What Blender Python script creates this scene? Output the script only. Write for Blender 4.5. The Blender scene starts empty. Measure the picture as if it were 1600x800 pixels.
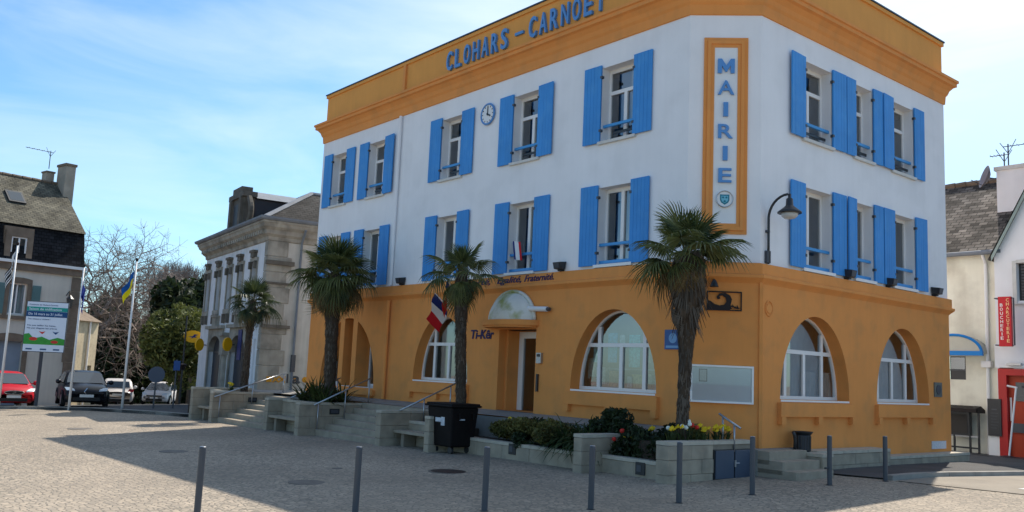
import bpy, math, random
import numpy as np
from mathutils import Vector, Matrix, Quaternion

SC = bpy.context.scene
COL = SC.collection
rnd = random.Random(7)
nrng = np.random.default_rng(7)

# ------------------------------------------------------------------ camera
cam_d = bpy.data.cameras.new('camera'); cam = bpy.data.objects.new('camera', cam_d); COL.objects.link(cam)
cam_d.sensor_width = 36.0; cam_d.lens = 31.186; cam_d.clip_start = 0.1; cam_d.clip_end = 3000
def cam_axes(pitch, yaw, roll):
    p, y, r = map(math.radians, (pitch, yaw, roll))
    f = Vector((math.sin(y)*math.cos(p), math.cos(y)*math.cos(p), math.sin(p)))
    r0 = Vector((math.cos(y), -math.sin(y), 0)); u0 = r0.cross(f)
    return r0*math.cos(r)+u0*math.sin(r), -r0*math.sin(r)+u0*math.cos(r), f
_r, _u, _f = cam_axes(7.542, -50.358, 2.548)
CAM = Vector((12.132, -14.902, -4.564))
cam.matrix_world = Matrix(((_r.x, _u.x, -_f.x, CAM.x), (_r.y, _u.y, -_f.y, CAM.y), (_r.z, _u.z, -_f.z, CAM.z), (0, 0, 0, 1)))
SC.camera = cam

# ------------------------------------------------------------------ sky, sun, exposure
SUN = Vector((-0.30, 0.754, 1.0)).normalized()
SUN_EL = math.asin(SUN.z); SUN_ROT = math.atan2(SUN.x, SUN.y)
w = bpy.data.worlds.new('World'); SC.world = w; w.use_nodes = True
nt = w.node_tree; nt.nodes.clear()
N = nt.nodes.new; L = nt.links.new
sky = N('ShaderNodeTexSky'); sky.sky_type = 'NISHITA'; sky.sun_disc = False
sky.sun_elevation = SUN_EL; sky.sun_rotation = SUN_ROT; sky.altitude = 20; sky.air_density = 1.0; sky.dust_density = 0.5; sky.ozone_density = 4.0
tc = N('ShaderNodeTexCoord'); mp = N('ShaderNodeMapping'); mp.inputs['Scale'].default_value = (1.0, 1.6, 5.0); mp.inputs['Rotation'].default_value = (0.25, 0.15, 0.6)
nz = N('ShaderNodeTexNoise'); nz.inputs['Scale'].default_value = 2.2; nz.inputs['Detail'].default_value = 7; nz.inputs['Roughness'].default_value = 0.55; nz.inputs['Distortion'].default_value = 0.5
cr = N('ShaderNodeValToRGB'); cr.color_ramp.elements[0].position = 0.47; cr.color_ramp.elements[1].position = 0.85
cr.color_ramp.elements[0].color = (0.0, 0.0, 0.0, 1); cr.color_ramp.elements[1].color = (0.40, 0.40, 0.40, 1)
mix = N('ShaderNodeMix'); mix.data_type = 'RGBA'
mix.inputs['B'].default_value = (6.6, 7.0, 7.1, 1)        # thin high cloud, lit by the sun
bg = N('ShaderNodeBackground'); bg.inputs['Strength'].default_value = 0.110
out = N('ShaderNodeOutputWorld')
L(tc.outputs['Generated'], mp.inputs['Vector']); L(mp.outputs['Vector'], nz.inputs['Vector']); L(nz.outputs['Fac'], cr.inputs['Fac'])
# the thin veil scatters light forward, so it is whiter towards the sun
dt = N('ShaderNodeVectorMath'); dt.operation = 'DOT_PRODUCT'; dt.inputs[1].default_value = tuple(SUN); L(tc.outputs['Generated'], dt.inputs[0])
gl_ = N('ShaderNodeMapRange'); gl_.interpolation_type = 'SMOOTHSTEP'; gl_.inputs['From Min'].default_value = 0.64; gl_.inputs['From Max'].default_value = 0.95; gl_.inputs['To Max'].default_value = 0.70
L(dt.outputs['Value'], gl_.inputs['Value'])
ad_ = N('ShaderNodeMath'); ad_.operation = 'ADD'; ad_.use_clamp = True; L(cr.outputs['Color'], ad_.inputs[0]); L(gl_.outputs['Result'], ad_.inputs[1])
L(ad_.outputs[0], mix.inputs['Factor']); tint = N('ShaderNodeMix'); tint.data_type = 'RGBA'; tint.blend_type = 'MULTIPLY'; tint.inputs['Factor'].default_value = 1; tint.inputs['B'].default_value = (0.76, 0.97, 1.02, 1); L(sky.outputs['Color'], tint.inputs['A']); L(tint.outputs['Result'], mix.inputs['A']); L(mix.outputs['Result'], bg.inputs['Color']); L(bg.outputs['Background'], out.inputs['Surface'])
sl = bpy.data.lights.new('sun', 'SUN'); sl.energy = 3.5; sl.angle = R_ = math.radians(0.5); sl.color = (1.0, 0.93, 0.82)
so = bpy.data.objects.new('sun', sl); COL.objects.link(so); so.rotation_euler = (-SUN).to_track_quat('-Z', 'Y').to_euler(); so.location = SUN*60
SC.view_settings.view_transform = 'Standard'; SC.view_settings.look = 'None'; SC.view_settings.exposure = 0.74; SC.view_settings.gamma = 1.0
SC.view_settings.use_curve_mapping = False
try:
    SC.cycles.max_bounces = 6; SC.cycles.diffuse_bounces = 3; SC.cycles.transparent_max_bounces = 8; SC.cycles.use_denoising = True
    SC.cycles.caustics_reflective = False; SC.cycles.caustics_refractive = False
except Exception: pass

# ------------------------------------------------------------------ materials
def lin(r, g, b):
    f = lambda c: c/12.92 if c <= 0.04045 else ((c+0.055)/1.055)**2.4
    return (f(r/255), f(g/255), f(b/255))
def mat(name, col, rough=0.75, var=0.10, scale=2.0, bump=0.0, bscale=60.0, metal=0.0, spec=0.3, streak=0.0, spot=None, spot_amt=0.5, spot_scale=5.0, coat=0.0):
    m = bpy.data.materials.new(name); m.use_nodes = True
    t = m.node_tree; n = t.nodes; b = n['Principled BSDF']
    b.inputs['Roughness'].default_value = rough; b.inputs['Metallic'].default_value = metal; b.inputs['Specular IOR Level'].default_value = spec
    if coat: b.inputs['Coat Weight'].default_value = coat
    g = n.new('ShaderNodeNewGeometry')
    cur = None
    base = n.new('ShaderNodeRGB'); base.outputs[0].default_value = (*col, 1); cur = base.outputs[0]
    def mul(fac_socket, lo, hi):
        nonlocal cur
        mr = n.new('ShaderNodeMapRange'); mr.inputs['From Min'].default_value = 0.3; mr.inputs['From Max'].default_value = 0.7
        mr.inputs['To Min'].default_value = lo; mr.inputs['To Max'].default_value = hi
        t.links.new(fac_socket, mr.inputs['Value'])
        x = n.new('ShaderNodeMix'); x.data_type = 'RGBA'; x.blend_type = 'MULTIPLY'; x.inputs['Factor'].default_value = 1
        t.links.new(cur, x.inputs['A']); t.links.new(mr.outputs['Result'], x.inputs['B']); cur = x.outputs['Result']
    def noise(sc, det=5, scl=None):
        nn = n.new('ShaderNodeTexNoise'); nn.inputs['Scale'].default_value = sc; nn.inputs['Detail'].default_value = det
        if scl:
            mpn = n.new('ShaderNodeMapping'); mpn.inputs['Scale'].default_value = scl
            t.links.new(g.outputs['Position'], mpn.inputs['Vector']); t.links.new(mpn.outputs['Vector'], nn.inputs['Vector'])
        else: t.links.new(g.outputs['Position'], nn.inputs['Vector'])
        return nn.outputs['Fac']
    if spot:
        f = noise(spot_scale, 8)
        mr = n.new('ShaderNodeMapRange'); mr.inputs['From Min'].default_value = 0.5; mr.inputs['From Max'].default_value = 0.68
        mr.inputs['To Min'].default_value = 0; mr.inputs['To Max'].default_value = spot_amt
        t.links.new(f, mr.inputs['Value'])
        x = n.new('ShaderNodeMix'); x.data_type = 'RGBA'; x.inputs['B'].default_value = (*spot, 1)
        t.links.new(mr.outputs['Result'], x.inputs['Factor']); t.links.new(cur, x.inputs['A']); cur = x.outputs['Result']
    if var: mul(noise(scale), 1-var, 1+var)
    if streak: mul(noise(1.0, 4, (7, 7, 0.5)), 1-streak, 1+streak*0.6)
    t.links.new(cur, b.inputs['Base Color'])
    if bump:
        bp = n.new('ShaderNodeBump'); bp.inputs['Strength'].default_value = bump; bp.inputs['Distance'].default_value = 0.02
        t.links.new(noise(bscale, 6), bp.inputs['Height']); t.links.new(bp.outputs['Normal'], b.inputs['Normal'])
    return m
def glass_mat(name, tint=(0.75, 0.82, 0.85), clear=0.7, refl=0.18):
    m = bpy.data.materials.new(name); m.use_nodes = True; t = m.node_tree; n = t.nodes; n.clear()
    o = n.new('ShaderNodeOutputMaterial'); tr = n.new('ShaderNodeBsdfTransparent'); tr.inputs['Color'].default_value = (*[c*clear for c in tint], 1)
    gl = n.new('ShaderNodeBsdfGlossy'); gl.inputs['Roughness'].default_value = 0.02; gl.inputs['Color'].default_value = (0.9, 0.95, 1, 1)
    fr = n.new('ShaderNodeFresnel'); fr.inputs['IOR'].default_value = 1.55
    mr = n.new('ShaderNodeMapRange'); mr.inputs['To Min'].default_value = refl; mr.inputs['To Max'].default_value = 1.0
    mx = n.new('ShaderNodeMixShader')
    t.links.new(fr.outputs[0], mr.inputs['Value']); t.links.new(mr.outputs[0], mx.inputs[0]); t.links.new(tr.outputs[0], mx.inputs[1]); t.links.new(gl.outputs[0], mx.inputs[2]); t.links.new(mx.outputs[0], o.inputs['Surface'])
    return m
def foliage(name, c1, c2, rough=0.6, trans=0.25):
    m = bpy.data.materials.new(name); m.use_nodes = True; t = m.node_tree; n = t.nodes; b = n['Principled BSDF']
    oi = n.new('ShaderNodeNewGeometry'); nn = n.new('ShaderNodeTexNoise'); nn.inputs['Scale'].default_value = 1.7; nn.inputs['Detail'].default_value = 4
    t.links.new(oi.outputs['Position'], nn.inputs['Vector'])
    ri = n.new('ShaderNodeMapRange'); ri.inputs['From Min'].default_value = 0.3; ri.inputs['From Max'].default_value = 0.7
    t.links.new(nn.outputs['Fac'], ri.inputs['Value'])
    ad = n.new('ShaderNodeMath'); ad.operation = 'ADD'; ad.use_clamp = True
    rr = n.new('ShaderNodeMapRange'); rr.inputs['To Min'].default_value = -0.35; rr.inputs['To Max'].default_value = 0.35
    t.links.new(oi.outputs['Random Per Island'], rr.inputs['Value']); t.links.new(ri.outputs[0], ad.inputs[0]); t.links.new(rr.outputs[0], ad.inputs[1])
    x = n.new('ShaderNodeMix'); x.data_type = 'RGBA'; x.inputs['A'].default_value = (*c1, 1); x.inputs['B'].default_value = (*c2, 1)
    t.links.new(ad.outputs[0], x.inputs['Factor']); t.links.new(x.outputs['Result'], b.inputs['Base Color'])
    b.inputs['Roughness'].default_value = rough; b.inputs['Specular IOR Level'].default_value = 0.35
    if trans:
        tl = n.new('ShaderNodeBsdfTranslucent'); t.links.new(x.outputs['Result'], tl.inputs['Color'])
        mx = n.new('ShaderNodeMixShader'); mx.inputs[0].default_value = trans
        t.links.new(b.outputs[0], mx.inputs[1]); t.links.new(tl.outputs[0], mx.inputs[2]); t.links.new(mx.outputs[0], n['Material Output'].inputs['Surface'])
    return m
def paving_mat(name, c1, c2, joint, sc=7.5):
    m = bpy.data.materials.new(name); m.use_nodes = True; t = m.node_tree; n = t.nodes; b = n['Principled BSDF']; b.inputs['Roughness'].default_value = 0.8; b.inputs['Specular IOR Level'].default_value = 0.3
    g = n.new('ShaderNodeNewGeometry')
    v = n.new('ShaderNodeTexVoronoi'); v.inputs['Scale'].default_value = sc; v.inputs['Randomness'].default_value = 0.75
    ve = n.new('ShaderNodeTexVoronoi'); ve.feature = 'DISTANCE_TO_EDGE'; ve.inputs['Scale'].default_value = sc; ve.inputs['Randomness'].default_value = 0.75
    for q in (v, ve): t.links.new(g.outputs['Position'], q.inputs['Vector'])
    sp = n.new('ShaderNodeSeparateColor'); t.links.new(v.outputs['Color'], sp.inputs[0])
    x = n.new('ShaderNodeMix'); x.data_type = 'RGBA'; x.inputs['A'].default_value = (*c1, 1); x.inputs['B'].default_value = (*c2, 1); t.links.new(sp.outputs[0], x.inputs['Factor'])
    big = n.new('ShaderNodeTexNoise'); big.inputs['Scale'].default_value = 0.35; big.inputs['Detail'].default_value = 6; t.links.new(g.outputs['Position'], big.inputs['Vector'])
    mr2 = n.new('ShaderNodeMapRange'); mr2.inputs['From Min'].default_value = 0.3; mr2.inputs['From Max'].default_value = 0.7; mr2.inputs['To Min'].default_value = 0.80; mr2.inputs['To Max'].default_value = 1.16; t.links.new(big.outputs['Fac'], mr2.inputs['Value'])
    y = n.new('ShaderNodeMix'); y.data_type = 'RGBA'; y.blend_type = 'MULTIPLY'; y.inputs['Factor'].default_value = 1; t.links.new(x.outputs['Result'], y.inputs['A']); t.links.new(mr2.outputs[0], y.inputs['B'])
    mr = n.new('ShaderNodeMapRange'); mr.inputs['From Min'].default_value = 0.02; mr.inputs['From Max'].default_value = 0.12; t.links.new(ve.outputs['Distance'], mr.inputs['Value'])
    z = n.new('ShaderNodeMix'); z.data_type = 'RGBA'; z.inputs['A'].default_value = (*joint, 1); t.links.new(mr.outputs[0], z.inputs['Factor']); t.links.new(y.outputs['Result'], z.inputs['B'])
    t.links.new(z.outputs['Result'], b.inputs['Base Color'])
    bp = n.new('ShaderNodeBump'); bp.inputs['Strength'].default_value = 0.5; bp.inputs['Distance'].default_value = 0.02; t.links.new(mr.outputs[0], bp.inputs['Height']); t.links.new(bp.outputs['Normal'], b.inputs['Normal'])
    return m
def slate_mat(name, c1, c2, axis_u, axis_v, cw=0.3, ch=0.18):
    # slates in rows: brick pattern laid along two world axes
    m = bpy.data.materials.new(name); m.use_nodes = True; t = m.node_tree; n = t.nodes; b = n['Principled BSDF']; b.inputs['Roughness'].default_value = 0.85; b.inputs['Specular IOR Level'].default_value = 0.1
    g = n.new('ShaderNodeNewGeometry')
    def dot(a):
        d = n.new('ShaderNodeVectorMath'); d.operation = 'DOT_PRODUCT'; d.inputs[1].default_value = a; t.links.new(g.outputs['Position'], d.inputs[0]); return d.outputs['Value']
    cb = n.new('ShaderNodeCombineXYZ'); t.links.new(dot(axis_u), cb.inputs[0]); t.links.new(dot(axis_v), cb.inputs[1])
    br = n.new('ShaderNodeTexBrick'); br.inputs['Scale'].default_value = 1; br.inputs['Brick Width'].default_value = cw; br.inputs['Row Height'].default_value = ch; br.inputs['Mortar Size'].default_value = 0.012
    br.inputs['Color1'].default_value = (*c1, 1); br.inputs['Color2'].default_value = (*c2, 1); br.inputs['Mortar'].default_value = (*[c*0.4 for c in c1], 1); t.links.new(cb.outputs[0], br.inputs['Vector'])
    nn = n.new('ShaderNodeTexNoise'); nn.inputs['Scale'].default_value = 1.6; nn.inputs['Detail'].default_value = 8; t.links.new(g.outputs['Position'], nn.inputs['Vector'])
    mr = n.new('ShaderNodeMapRange'); mr.inputs['From Min'].default_value = 0.3; mr.inputs['From Max'].default_value = 0.7; mr.inputs['To Min'].default_value = 0.6; mr.inputs['To Max'].default_value = 1.45; t.links.new(nn.outputs['Fac'], mr.inputs['Value'])
    y = n.new('ShaderNodeMix'); y.data_type = 'RGBA'; y.blend_type = 'MULTIPLY'; y.inputs['Factor'].default_value = 1; t.links.new(br.outputs['Color'], y.inputs['A']); t.links.new(mr.outputs[0], y.inputs['B'])
    t.links.new(y.outputs['Result'], b.inputs['Base Color'])
    bp = n.new('ShaderNodeBump'); bp.inputs['Strength'].default_value = 0.6; bp.inputs['Distance'].default_value = 0.02; t.links.new(br.outputs['Fac'], bp.inputs['Height']); bp.invert = True; t.links.new(bp.outputs['Normal'], b.inputs['Normal'])
    return m

WHITE = mat('white render', (0.865, 0.855, 0.865), 0.85, 0.035, 0.8, 0.12, 60, streak=0.018, spot=(0.60, 0.60, 0.60), spot_amt=0.16, spot_scale=1.3)
ORANGE = mat('ochre render', (0.80, 0.315, 0.085), 0.85, 0.05, 0.9, 0.15, 60, streak=0.025, spot=(0.52, 0.25, 0.09), spot_amt=0.35, spot_scale=1.7)
PARA = mat('ochre parapet as lit', (0.78, 0.35, 0.085), 0.85, 0.06, 0.9, 0.15, 60, streak=0.03)  # same ochre paint as the walls; its look in this light put into the colour
BLUE = mat('blue shutter paint', (0.05, 0.28, 0.68), 0.55, 0.08, 1.1, 0.05, 30, spec=0.35, streak=0.06, spot=(0.09, 0.34, 0.70), spot_amt=.4, spot_scale=3)
BLUE2 = mat('blue rail paint', (0.05, 0.30, 0.66), 0.4, 0.05, spec=0.5)
LETTER = mat('blue letter paint', (0.09, 0.27, 0.60), 0.4, 0.04, spec=0.5)
MOTTO = mat('violet lettering', (0.025, 0.018, 0.09), 0.5, 0.0)
PVC = mat('white window plastic', (0.86, 0.84, 0.82), 0.35, 0.02, spec=0.5)
SILL = mat('pale sill stone', (0.66, 0.64, 0.60), 0.8, 0.08, 4)
GLASS = glass_mat('window glass', clear=.85)
CLEARG = glass_mat('thin clear glazing', (1, 1, 1), .97, .05)
CURT = mat('pale curtain', (0.74, 0.76, 0.75), 0.9, 0.08, 6)
ROOM = mat('room plaster', (0.66, 0.63, 0.58), 0.9, 0.1)
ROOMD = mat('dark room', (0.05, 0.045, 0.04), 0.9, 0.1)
STONE = mat('planter granite', (0.38, 0.315, 0.235), 0.85, 0.16, 3, 0.35, 45, spot=(0.18, 0.17, 0.14), spot_amt=0.45, spot_scale=2.2)
STONEJ = mat('planter mortar', (0.26, 0.22, 0.17), 0.9, 0.1, 5)
COPING = mat('planter coping', (0.50, 0.44, 0.35), 0.8, 0.12, 5, 0.25, 50)
STEPM = mat('granite step', (0.35, 0.295, 0.225), 0.8, 0.14, 4, 0.3, 50)
TERR = mat('terrace slabs', (0.28, 0.265, 0.24), 0.8, 0.12, 2, 0.2, 30)
PLAZA = paving_mat('plaza setts', (0.44, 0.355, 0.265), (0.30, 0.25, 0.195), (0.19, 0.165, 0.13), 10.0)
ASPH = mat('asphalt', (0.085, 0.083, 0.082), 0.9, 0.15, 1.2, 0.35, 90)
ASPHL = mat('sunlit asphalt', (0.29, 0.25, 0.20), 0.9, 0.12, 1.2, 0.3, 90)  # road asphalt, with its sunlight put into the paler beige colour
KERB = mat('kerb granite', (0.30, 0.28, 0.25), 0.8, 0.15, 3, 0.2, 50)
SOIL = mat('soil', (0.055, 0.04, 0.03), 0.95, 0.2, 6, 0.5, 40)
STEEL = mat('galvanised steel', (0.42, 0.43, 0.45), 0.35, 0.05, metal=0.8)
GREYM = mat('grey painted metal', (0.062, 0.067, 0.08), 0.45, 0.06, spec=0.5)
DARKM = mat('dark painted metal', (0.022, 0.024, 0.028), 0.4, 0.06, spec=0.5)
CABM = mat('slate blue metal door', (0.055, 0.075, 0.115), 0.5, 0.06, spec=0.4)
BIN = mat('dark bin plastic', (0.012, 0.010, 0.010), 0.6, 0.15, 3, 0.1, 20, spec=0.12)
STICK = mat('worn white sticker', (0.55, 0.58, 0.62), 0.6, 0.2, 12)
WHITEP = mat('white paint', (0.8, 0.8, 0.8), 0.5, 0.03)
IRON = mat('wrought iron', (0.018, 0.012, 0.012), 0.6, 0.1)
RED = mat('red paint', (0.50, 0.022, 0.02), 0.45, 0.08, spec=0.4)
REDO = mat('orange red paint', (0.46, 0.055, 0.02), 0.5, 0.1)
CREAM = mat('cream render', (0.88, 0.84, 0.70), 0.9, 0.06, 0.9, 0.15, 40, streak=0.03, spot=(0.42, 0.37, 0.29), spot_amt=0.55, spot_scale=0.9)
DOME = mat('weathered white dome', (0.70, 0.70, 0.64), 0.7, 0.08, 3, spot=(0.34, 0.36, 0.12), spot_amt=1.0, spot_scale=1.9)
TRUNKM = mat('palm fibre', (0.065, 0.045, 0.03), 0.95, 0.3, 6, 0.9, 25)
FIBRE = foliage('dry palm fibre', (0.055, 0.042, 0.032), (0.15, 0.115, 0.085), 0.9, 0.0)
PALM = foliage('palm leaf green', (0.045, 0.068, 0.022), (0.21, 0.23, 0.08), 0.35, 0.35)
PALMD = foliage('dark palm leaf', (0.020, 0.036, 0.015), (0.085, 0.11, 0.04), 0.4, 0.25)
PALMB = foliage('dry palm leaf', (0.13, 0.085, 0.035), (0.26, 0.18, 0.08), 0.7, 0.2)
BARK = mat('bark', (0.10, 0.08, 0.062), 0.95, 0.25, 4, 0.6, 30)
TWIG = mat('bare twigs', (0.24, 0.19, 0.16), 0.95, 0.2, 4)
LEAFD = foliage('dark evergreen', (0.010, 0.020, 0.008), (0.042, 0.062, 0.022))
LEAFM = foliage('mid green leaf', (0.022, 0.040, 0.010), (0.075, 0.095, 0.022))
LEAFY = foliage('yellow green leaf', (0.030, 0.048, 0.012), (0.19, 0.205, 0.055))
LEAFS = foliage('strap leaf', (0.022, 0.048, 0.018), (0.08, 0.12, 0.045), 0.4)
LEAFO = foliage('olive shrub leaf', (0.06, 0.065, 0.016), (0.25, 0.22, 0.06))
YEL = mat('yellow petal', (0.80, 0.55, 0.02), 0.6, 0.1, 20)
REDF = mat('red petal', (0.60, 0.03, 0.02), 0.6, 0.1, 20)
WHF = mat('white petal', (0.75, 0.78, 0.70), 0.6, 0.05, 20)

# ------------------------------------------------------------------ mesh helpers
WL = {}
def thing(name, label, cat, loc=(0, 0, 0), rz=0.0, group=None):
    o = bpy.data.objects.new(name, None); o.empty_display_size = 0.3; COL.objects.link(o)
    o.location = loc; o.rotation_euler = (0, 0, rz); o['label'] = label; o['category'] = cat
    if group: o['group'] = group
    WL[o.name] = Vector(loc) if rz == 0 else Vector((0, 0, 0)); return o
def tag(o, label, cat, group=None):
    o['label'] = label; o['category'] = cat
    if group: o['group'] = group
    return o
class MB:
    def __init__(s): s.v = []; s.f = []; s.m = []
    def add(s, vs, fs, mat=0):
        k = len(s.v); s.v.extend([tuple(p) for p in vs]); s.f.extend([tuple(i+k for i in f) for f in fs]); s.m.extend([mat]*len(fs)); return s
    def box(s, x0, x1, y0, y1, z0, z1, mat=0, M=None):
        vs = [Vector((x, y, z)) for x in (x0, x1) for y in (y0, y1) for z in (z0, z1)]
        if M is not None: vs = [M @ p for p in vs]
        return s.add(vs, [(0, 1, 3, 2), (4, 6, 7, 5), (0, 4, 5, 1), (2, 3, 7, 6), (0, 2, 6, 4), (1, 5, 7, 3)], mat)
    def quad(s, a, b, c, d, mat=0): return s.add([a, b, c, d], [(0, 1, 2, 3)], mat)
    def tube(s, path, r, n=8, mat=0, caps=True):
        path = [Vector(p) for p in path]; k = len(path); rs = r if isinstance(r, (list, tuple)) else [r]*k
        vs = []; up = None
        for i, p in enumerate(path):
            d = (path[min(i+1, k-1)]-path[max(i-1, 0)]).normalized()
            if up is None: up = Vector((0, 0, 1)) if abs(d.z) < 0.9 else Vector((1, 0, 0))
            a = d.cross(up).normalized(); b = a.cross(d).normalized(); up = b
            for j in range(n):
                t = 2*math.pi*j/n; vs.append(p+(a*math.cos(t)+b*math.sin(t))*rs[i])
        fs = [(i*n+j, i*n+(j+1) % n, (i+1)*n+(j+1) % n, (i+1)*n+j) for i in range(k-1) for j in range(n)]
        if caps: fs += [tuple(range(n))[::-1], tuple((k-1)*n+j for j in range(n))]
        return s.add(vs, fs, mat)
    def lathe(s, prof, c=(0, 0, 0), n=16, mat=0, axis=None):
        vs = []; c = Vector(c); q = Vector((0, 0, 1)).rotation_difference(Vector(axis)) if axis else None
        for r, z in prof:
            for j in range(n):
                t = 2*math.pi*j/n; p = Vector((r*math.cos(t), r*math.sin(t), z))
                vs.append(c+(q @ p if q else p))
        k = len(prof)
        fs = [(i*n+j, i*n+(j+1) % n, (i+1)*n+(j+1) % n, (i+1)*n+j) for i in range(k-1) for j in range(n)]
        fs += [tuple(range(n))[::-1], tuple((k-1)*n+j for j in range(n))]
        return s.add(vs, fs, mat)
    def build(s, name, mats, parent=None, smooth=False, local=False):
        me = bpy.data.meshes.new(name)
        vs = [Vector(p) for p in s.v]; loc = Vector((0, 0, 0))
        if parent is None and not local:
            lo = [min(p[i] for p in vs) for i in range(3)]; hi = [max(p[i] for p in vs) for i in range(3)]
            loc = Vector(((lo[0]+hi[0])/2, (lo[1]+hi[1])/2, lo[2])); vs = [p-loc for p in vs]
        elif parent is not None and not local:
            d = WL[parent.name]; vs = [p-d for p in vs]
        me.from_pydata(vs, [], s.f)
        for m_ in (mats if isinstance(mats, (list, tuple)) else [mats]): me.materials.append(m_)
        if any(s.m): me.polygons.foreach_set('material_index', s.m)
        if smooth: me.polygons.foreach_set('use_smooth', [True]*len(s.f))
        me.update()
        o = bpy.data.objects.new(name, me); COL.objects.link(o); o.location = loc
        if parent is not None: o.parent = parent; WL[o.name] = Vector(WL[parent.name])
        else: WL[o.name] = loc
        return o
def soft(o, width=0.02, seg=2):
    b = o.modifiers.new('bevel', 'BEVEL'); b.width = width; b.segments = seg; b.limit_method = 'ANGLE'; return o
def inst(name, me, parent, loc, quat=None, scale=(1, 1, 1)):
    o = bpy.data.objects.new(name, me); COL.objects.link(o)
    if parent is not None: o.parent = parent; o.location = Vector(loc)-WL[parent.name]
    else: o.location = loc
    if quat is not None: o.rotation_mode = 'QUATERNION'; o.rotation_quaternion = quat
    o.scale = scale; return o
def dup(root, loc, rz=0.0, label=None, group=None, scale=None):
    r = root.copy(); COL.objects.link(r); r.location = loc; r.rotation_euler = (0, 0, rz)
    if scale: r.scale = scale
    if label: r['label'] = label
    if group: r['group'] = group
    def rec(a, b):
        for ch in a.children:
            c = ch.copy(); COL.objects.link(c); c.parent = b; rec(ch, c)
    rec(root, r); return r
def np_quads(name, V, mats, parent=None, mi=None, k=4):
    # V: (n,k,3) array of separate faces, world coordinates
    n = len(V); me = bpy.data.meshes.new(name); off = WL[parent.name] if parent is not None else Vector((0, 0, 0))
    A = (np.asarray(V, float)-np.array(off)).reshape(-1, 3)
    loc = Vector((0, 0, 0))
    if parent is None:
        lo = A.min(0); hi = A.max(0); loc = Vector(((lo[0]+hi[0])/2, (lo[1]+hi[1])/2, lo[2])); A = A-np.array(loc)
    me.vertices.add(n*k); me.vertices.foreach_set('co', A.ravel())
    me.loops.add(n*k); me.loops.foreach_set('vertex_index', np.arange(n*k, dtype=np.int32))
    me.polygons.add(n); me.polygons.foreach_set('loop_start', np.arange(0, n*k, k, dtype=np.int32))
    try: me.polygons.foreach_set('loop_total', np.full(n, k, dtype=np.int32))
    except Exception: pass
    for m_ in (mats if isinstance(mats, (list, tuple)) else [mats]): me.materials.append(m_)
    if mi is not None: me.polygons.foreach_set('material_index', np.asarray(mi, dtype=np.int32))
    me.update(calc_edges=True)
    o = bpy.data.objects.new(name, me); COL.objects.link(o); o.location = loc
    if parent is not None: o.parent = parent; WL[o.name] = Vector(WL[parent.name])
    else: WL[o.name] = loc
    return o
_tcache = {}
def text_geo(body, shear=0.0, bold=0.0):
    # returns verts (N,3 with z = 0 front), faces, normalised so that the height of a capital is 1
    key = (body, shear, bold)
    if key in _tcache: return _tcache[key]
    cu = bpy.data.curves.new('lettering', 'FONT'); cu.body = body; cu.size = 1; cu.extrude = 0.5; cu.shear = shear; cu.offset = bold; cu.resolution_u = 3
    ob = bpy.data.objects.new('lettering', cu); me = ob.to_mesh()
    vs = [v.co.copy() for v in me.vertices]; fs = [tuple(p.vertices) for p in me.polygons]
    ob.to_mesh_clear(); bpy.data.objects.remove(ob); bpy.data.curves.remove(cu)
    k = 1/0.73; vs = [Vector((p.x*k, p.y*k, p.z)) for p in vs]
    _tcache[key] = (vs, fs); return vs, fs
class Fac:
    def __init__(s, p0, u, n): s.p = Vector((*p0, 0)); s.u = Vector((*u, 0)); s.n = Vector((*n, 0))
    def W(s, a, z, d=0.0): return s.p+s.u*a+s.n*d+Vector((0, 0, z))
def fbox(mb, F, s0, s1, z0, z1, d0, d1, mat=0):
    vs = [F.W(a, z, d) for a in (s0, s1) for d in (d0, d1) for z in (z0, z1)]
    return mb.add(vs, [(0, 1, 3, 2), (4, 6, 7, 5), (0, 4, 5, 1), (2, 3, 7, 6), (0, 2, 6, 4), (1, 5, 7, 3)], mat)
def ftext(mb, F, body, s, z, h, d0, d1, width=None, shear=0.0, bold=0.0, align='C', mat=0, wscale=1.0):
    vs, fs = text_geo(body, shear, bold)
    x0 = min(p.x for p in vs); x1 = max(p.x for p in vs); k = h; kx = (width/(x1-x0)) if width else h*wscale
    off = -(x0+x1)/2 if align == 'C' else -x0
    mb.add([F.W(s+(p.x+off)*kx, z+p.y*k, d0+(d1-d0)*(p.z+0.5)) for p in vs], fs, mat)
S2 = math.sqrt(0.5)
FA = Fac((0, 0), (1, 0), (0, -1)); FB = Fac((0, 0), (S2, S2), (S2, -S2)); FC = Fac((1.1, 0), (0, 1), (1, 0))
YE = 9.85; XL = -16.98; CH = 1.1*math.sqrt(2)
PATH = [(XL, YE), (XL, 0), (0, 0), (1.1, 1.1), (1.1, YE)]
def sweep(mb, path, prof, mat=0, closed=True, cap=False):
    P = [Vector((*p, 0)) for p in path]; k = len(P); ms = []
    for i in range(k):
        def nrm(a, b): t = (b-a).normalized(); return Vector((t.y, -t.x, 0))
        if closed or 0 < i < k-1:
            n1 = nrm(P[i-1], P[i]); n2 = nrm(P[i], P[(i+1) % k]); ms.append((n1+n2)/(1+n1.dot(n2)))
        else: ms.append(nrm(P[0], P[1]) if i == 0 else nrm(P[-2], P[-1]))
    vs = [P[i]+ms[i]*d+Vector((0, 0, z)) for i in range(k) for d, z in prof]; q = len(prof)
    fs = [(i*q+j, ((i+1) % k)*q+j, ((i+1) % k)*q+j+1, i*q+j+1) for i in range(k if closed else k-1) for j in range(q-1)]
    if cap and not closed: fs += [tuple(range(q)), tuple((k-1)*q+j for j in range(q))[::-1]]
    mb.add(vs, fs, mat)
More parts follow.
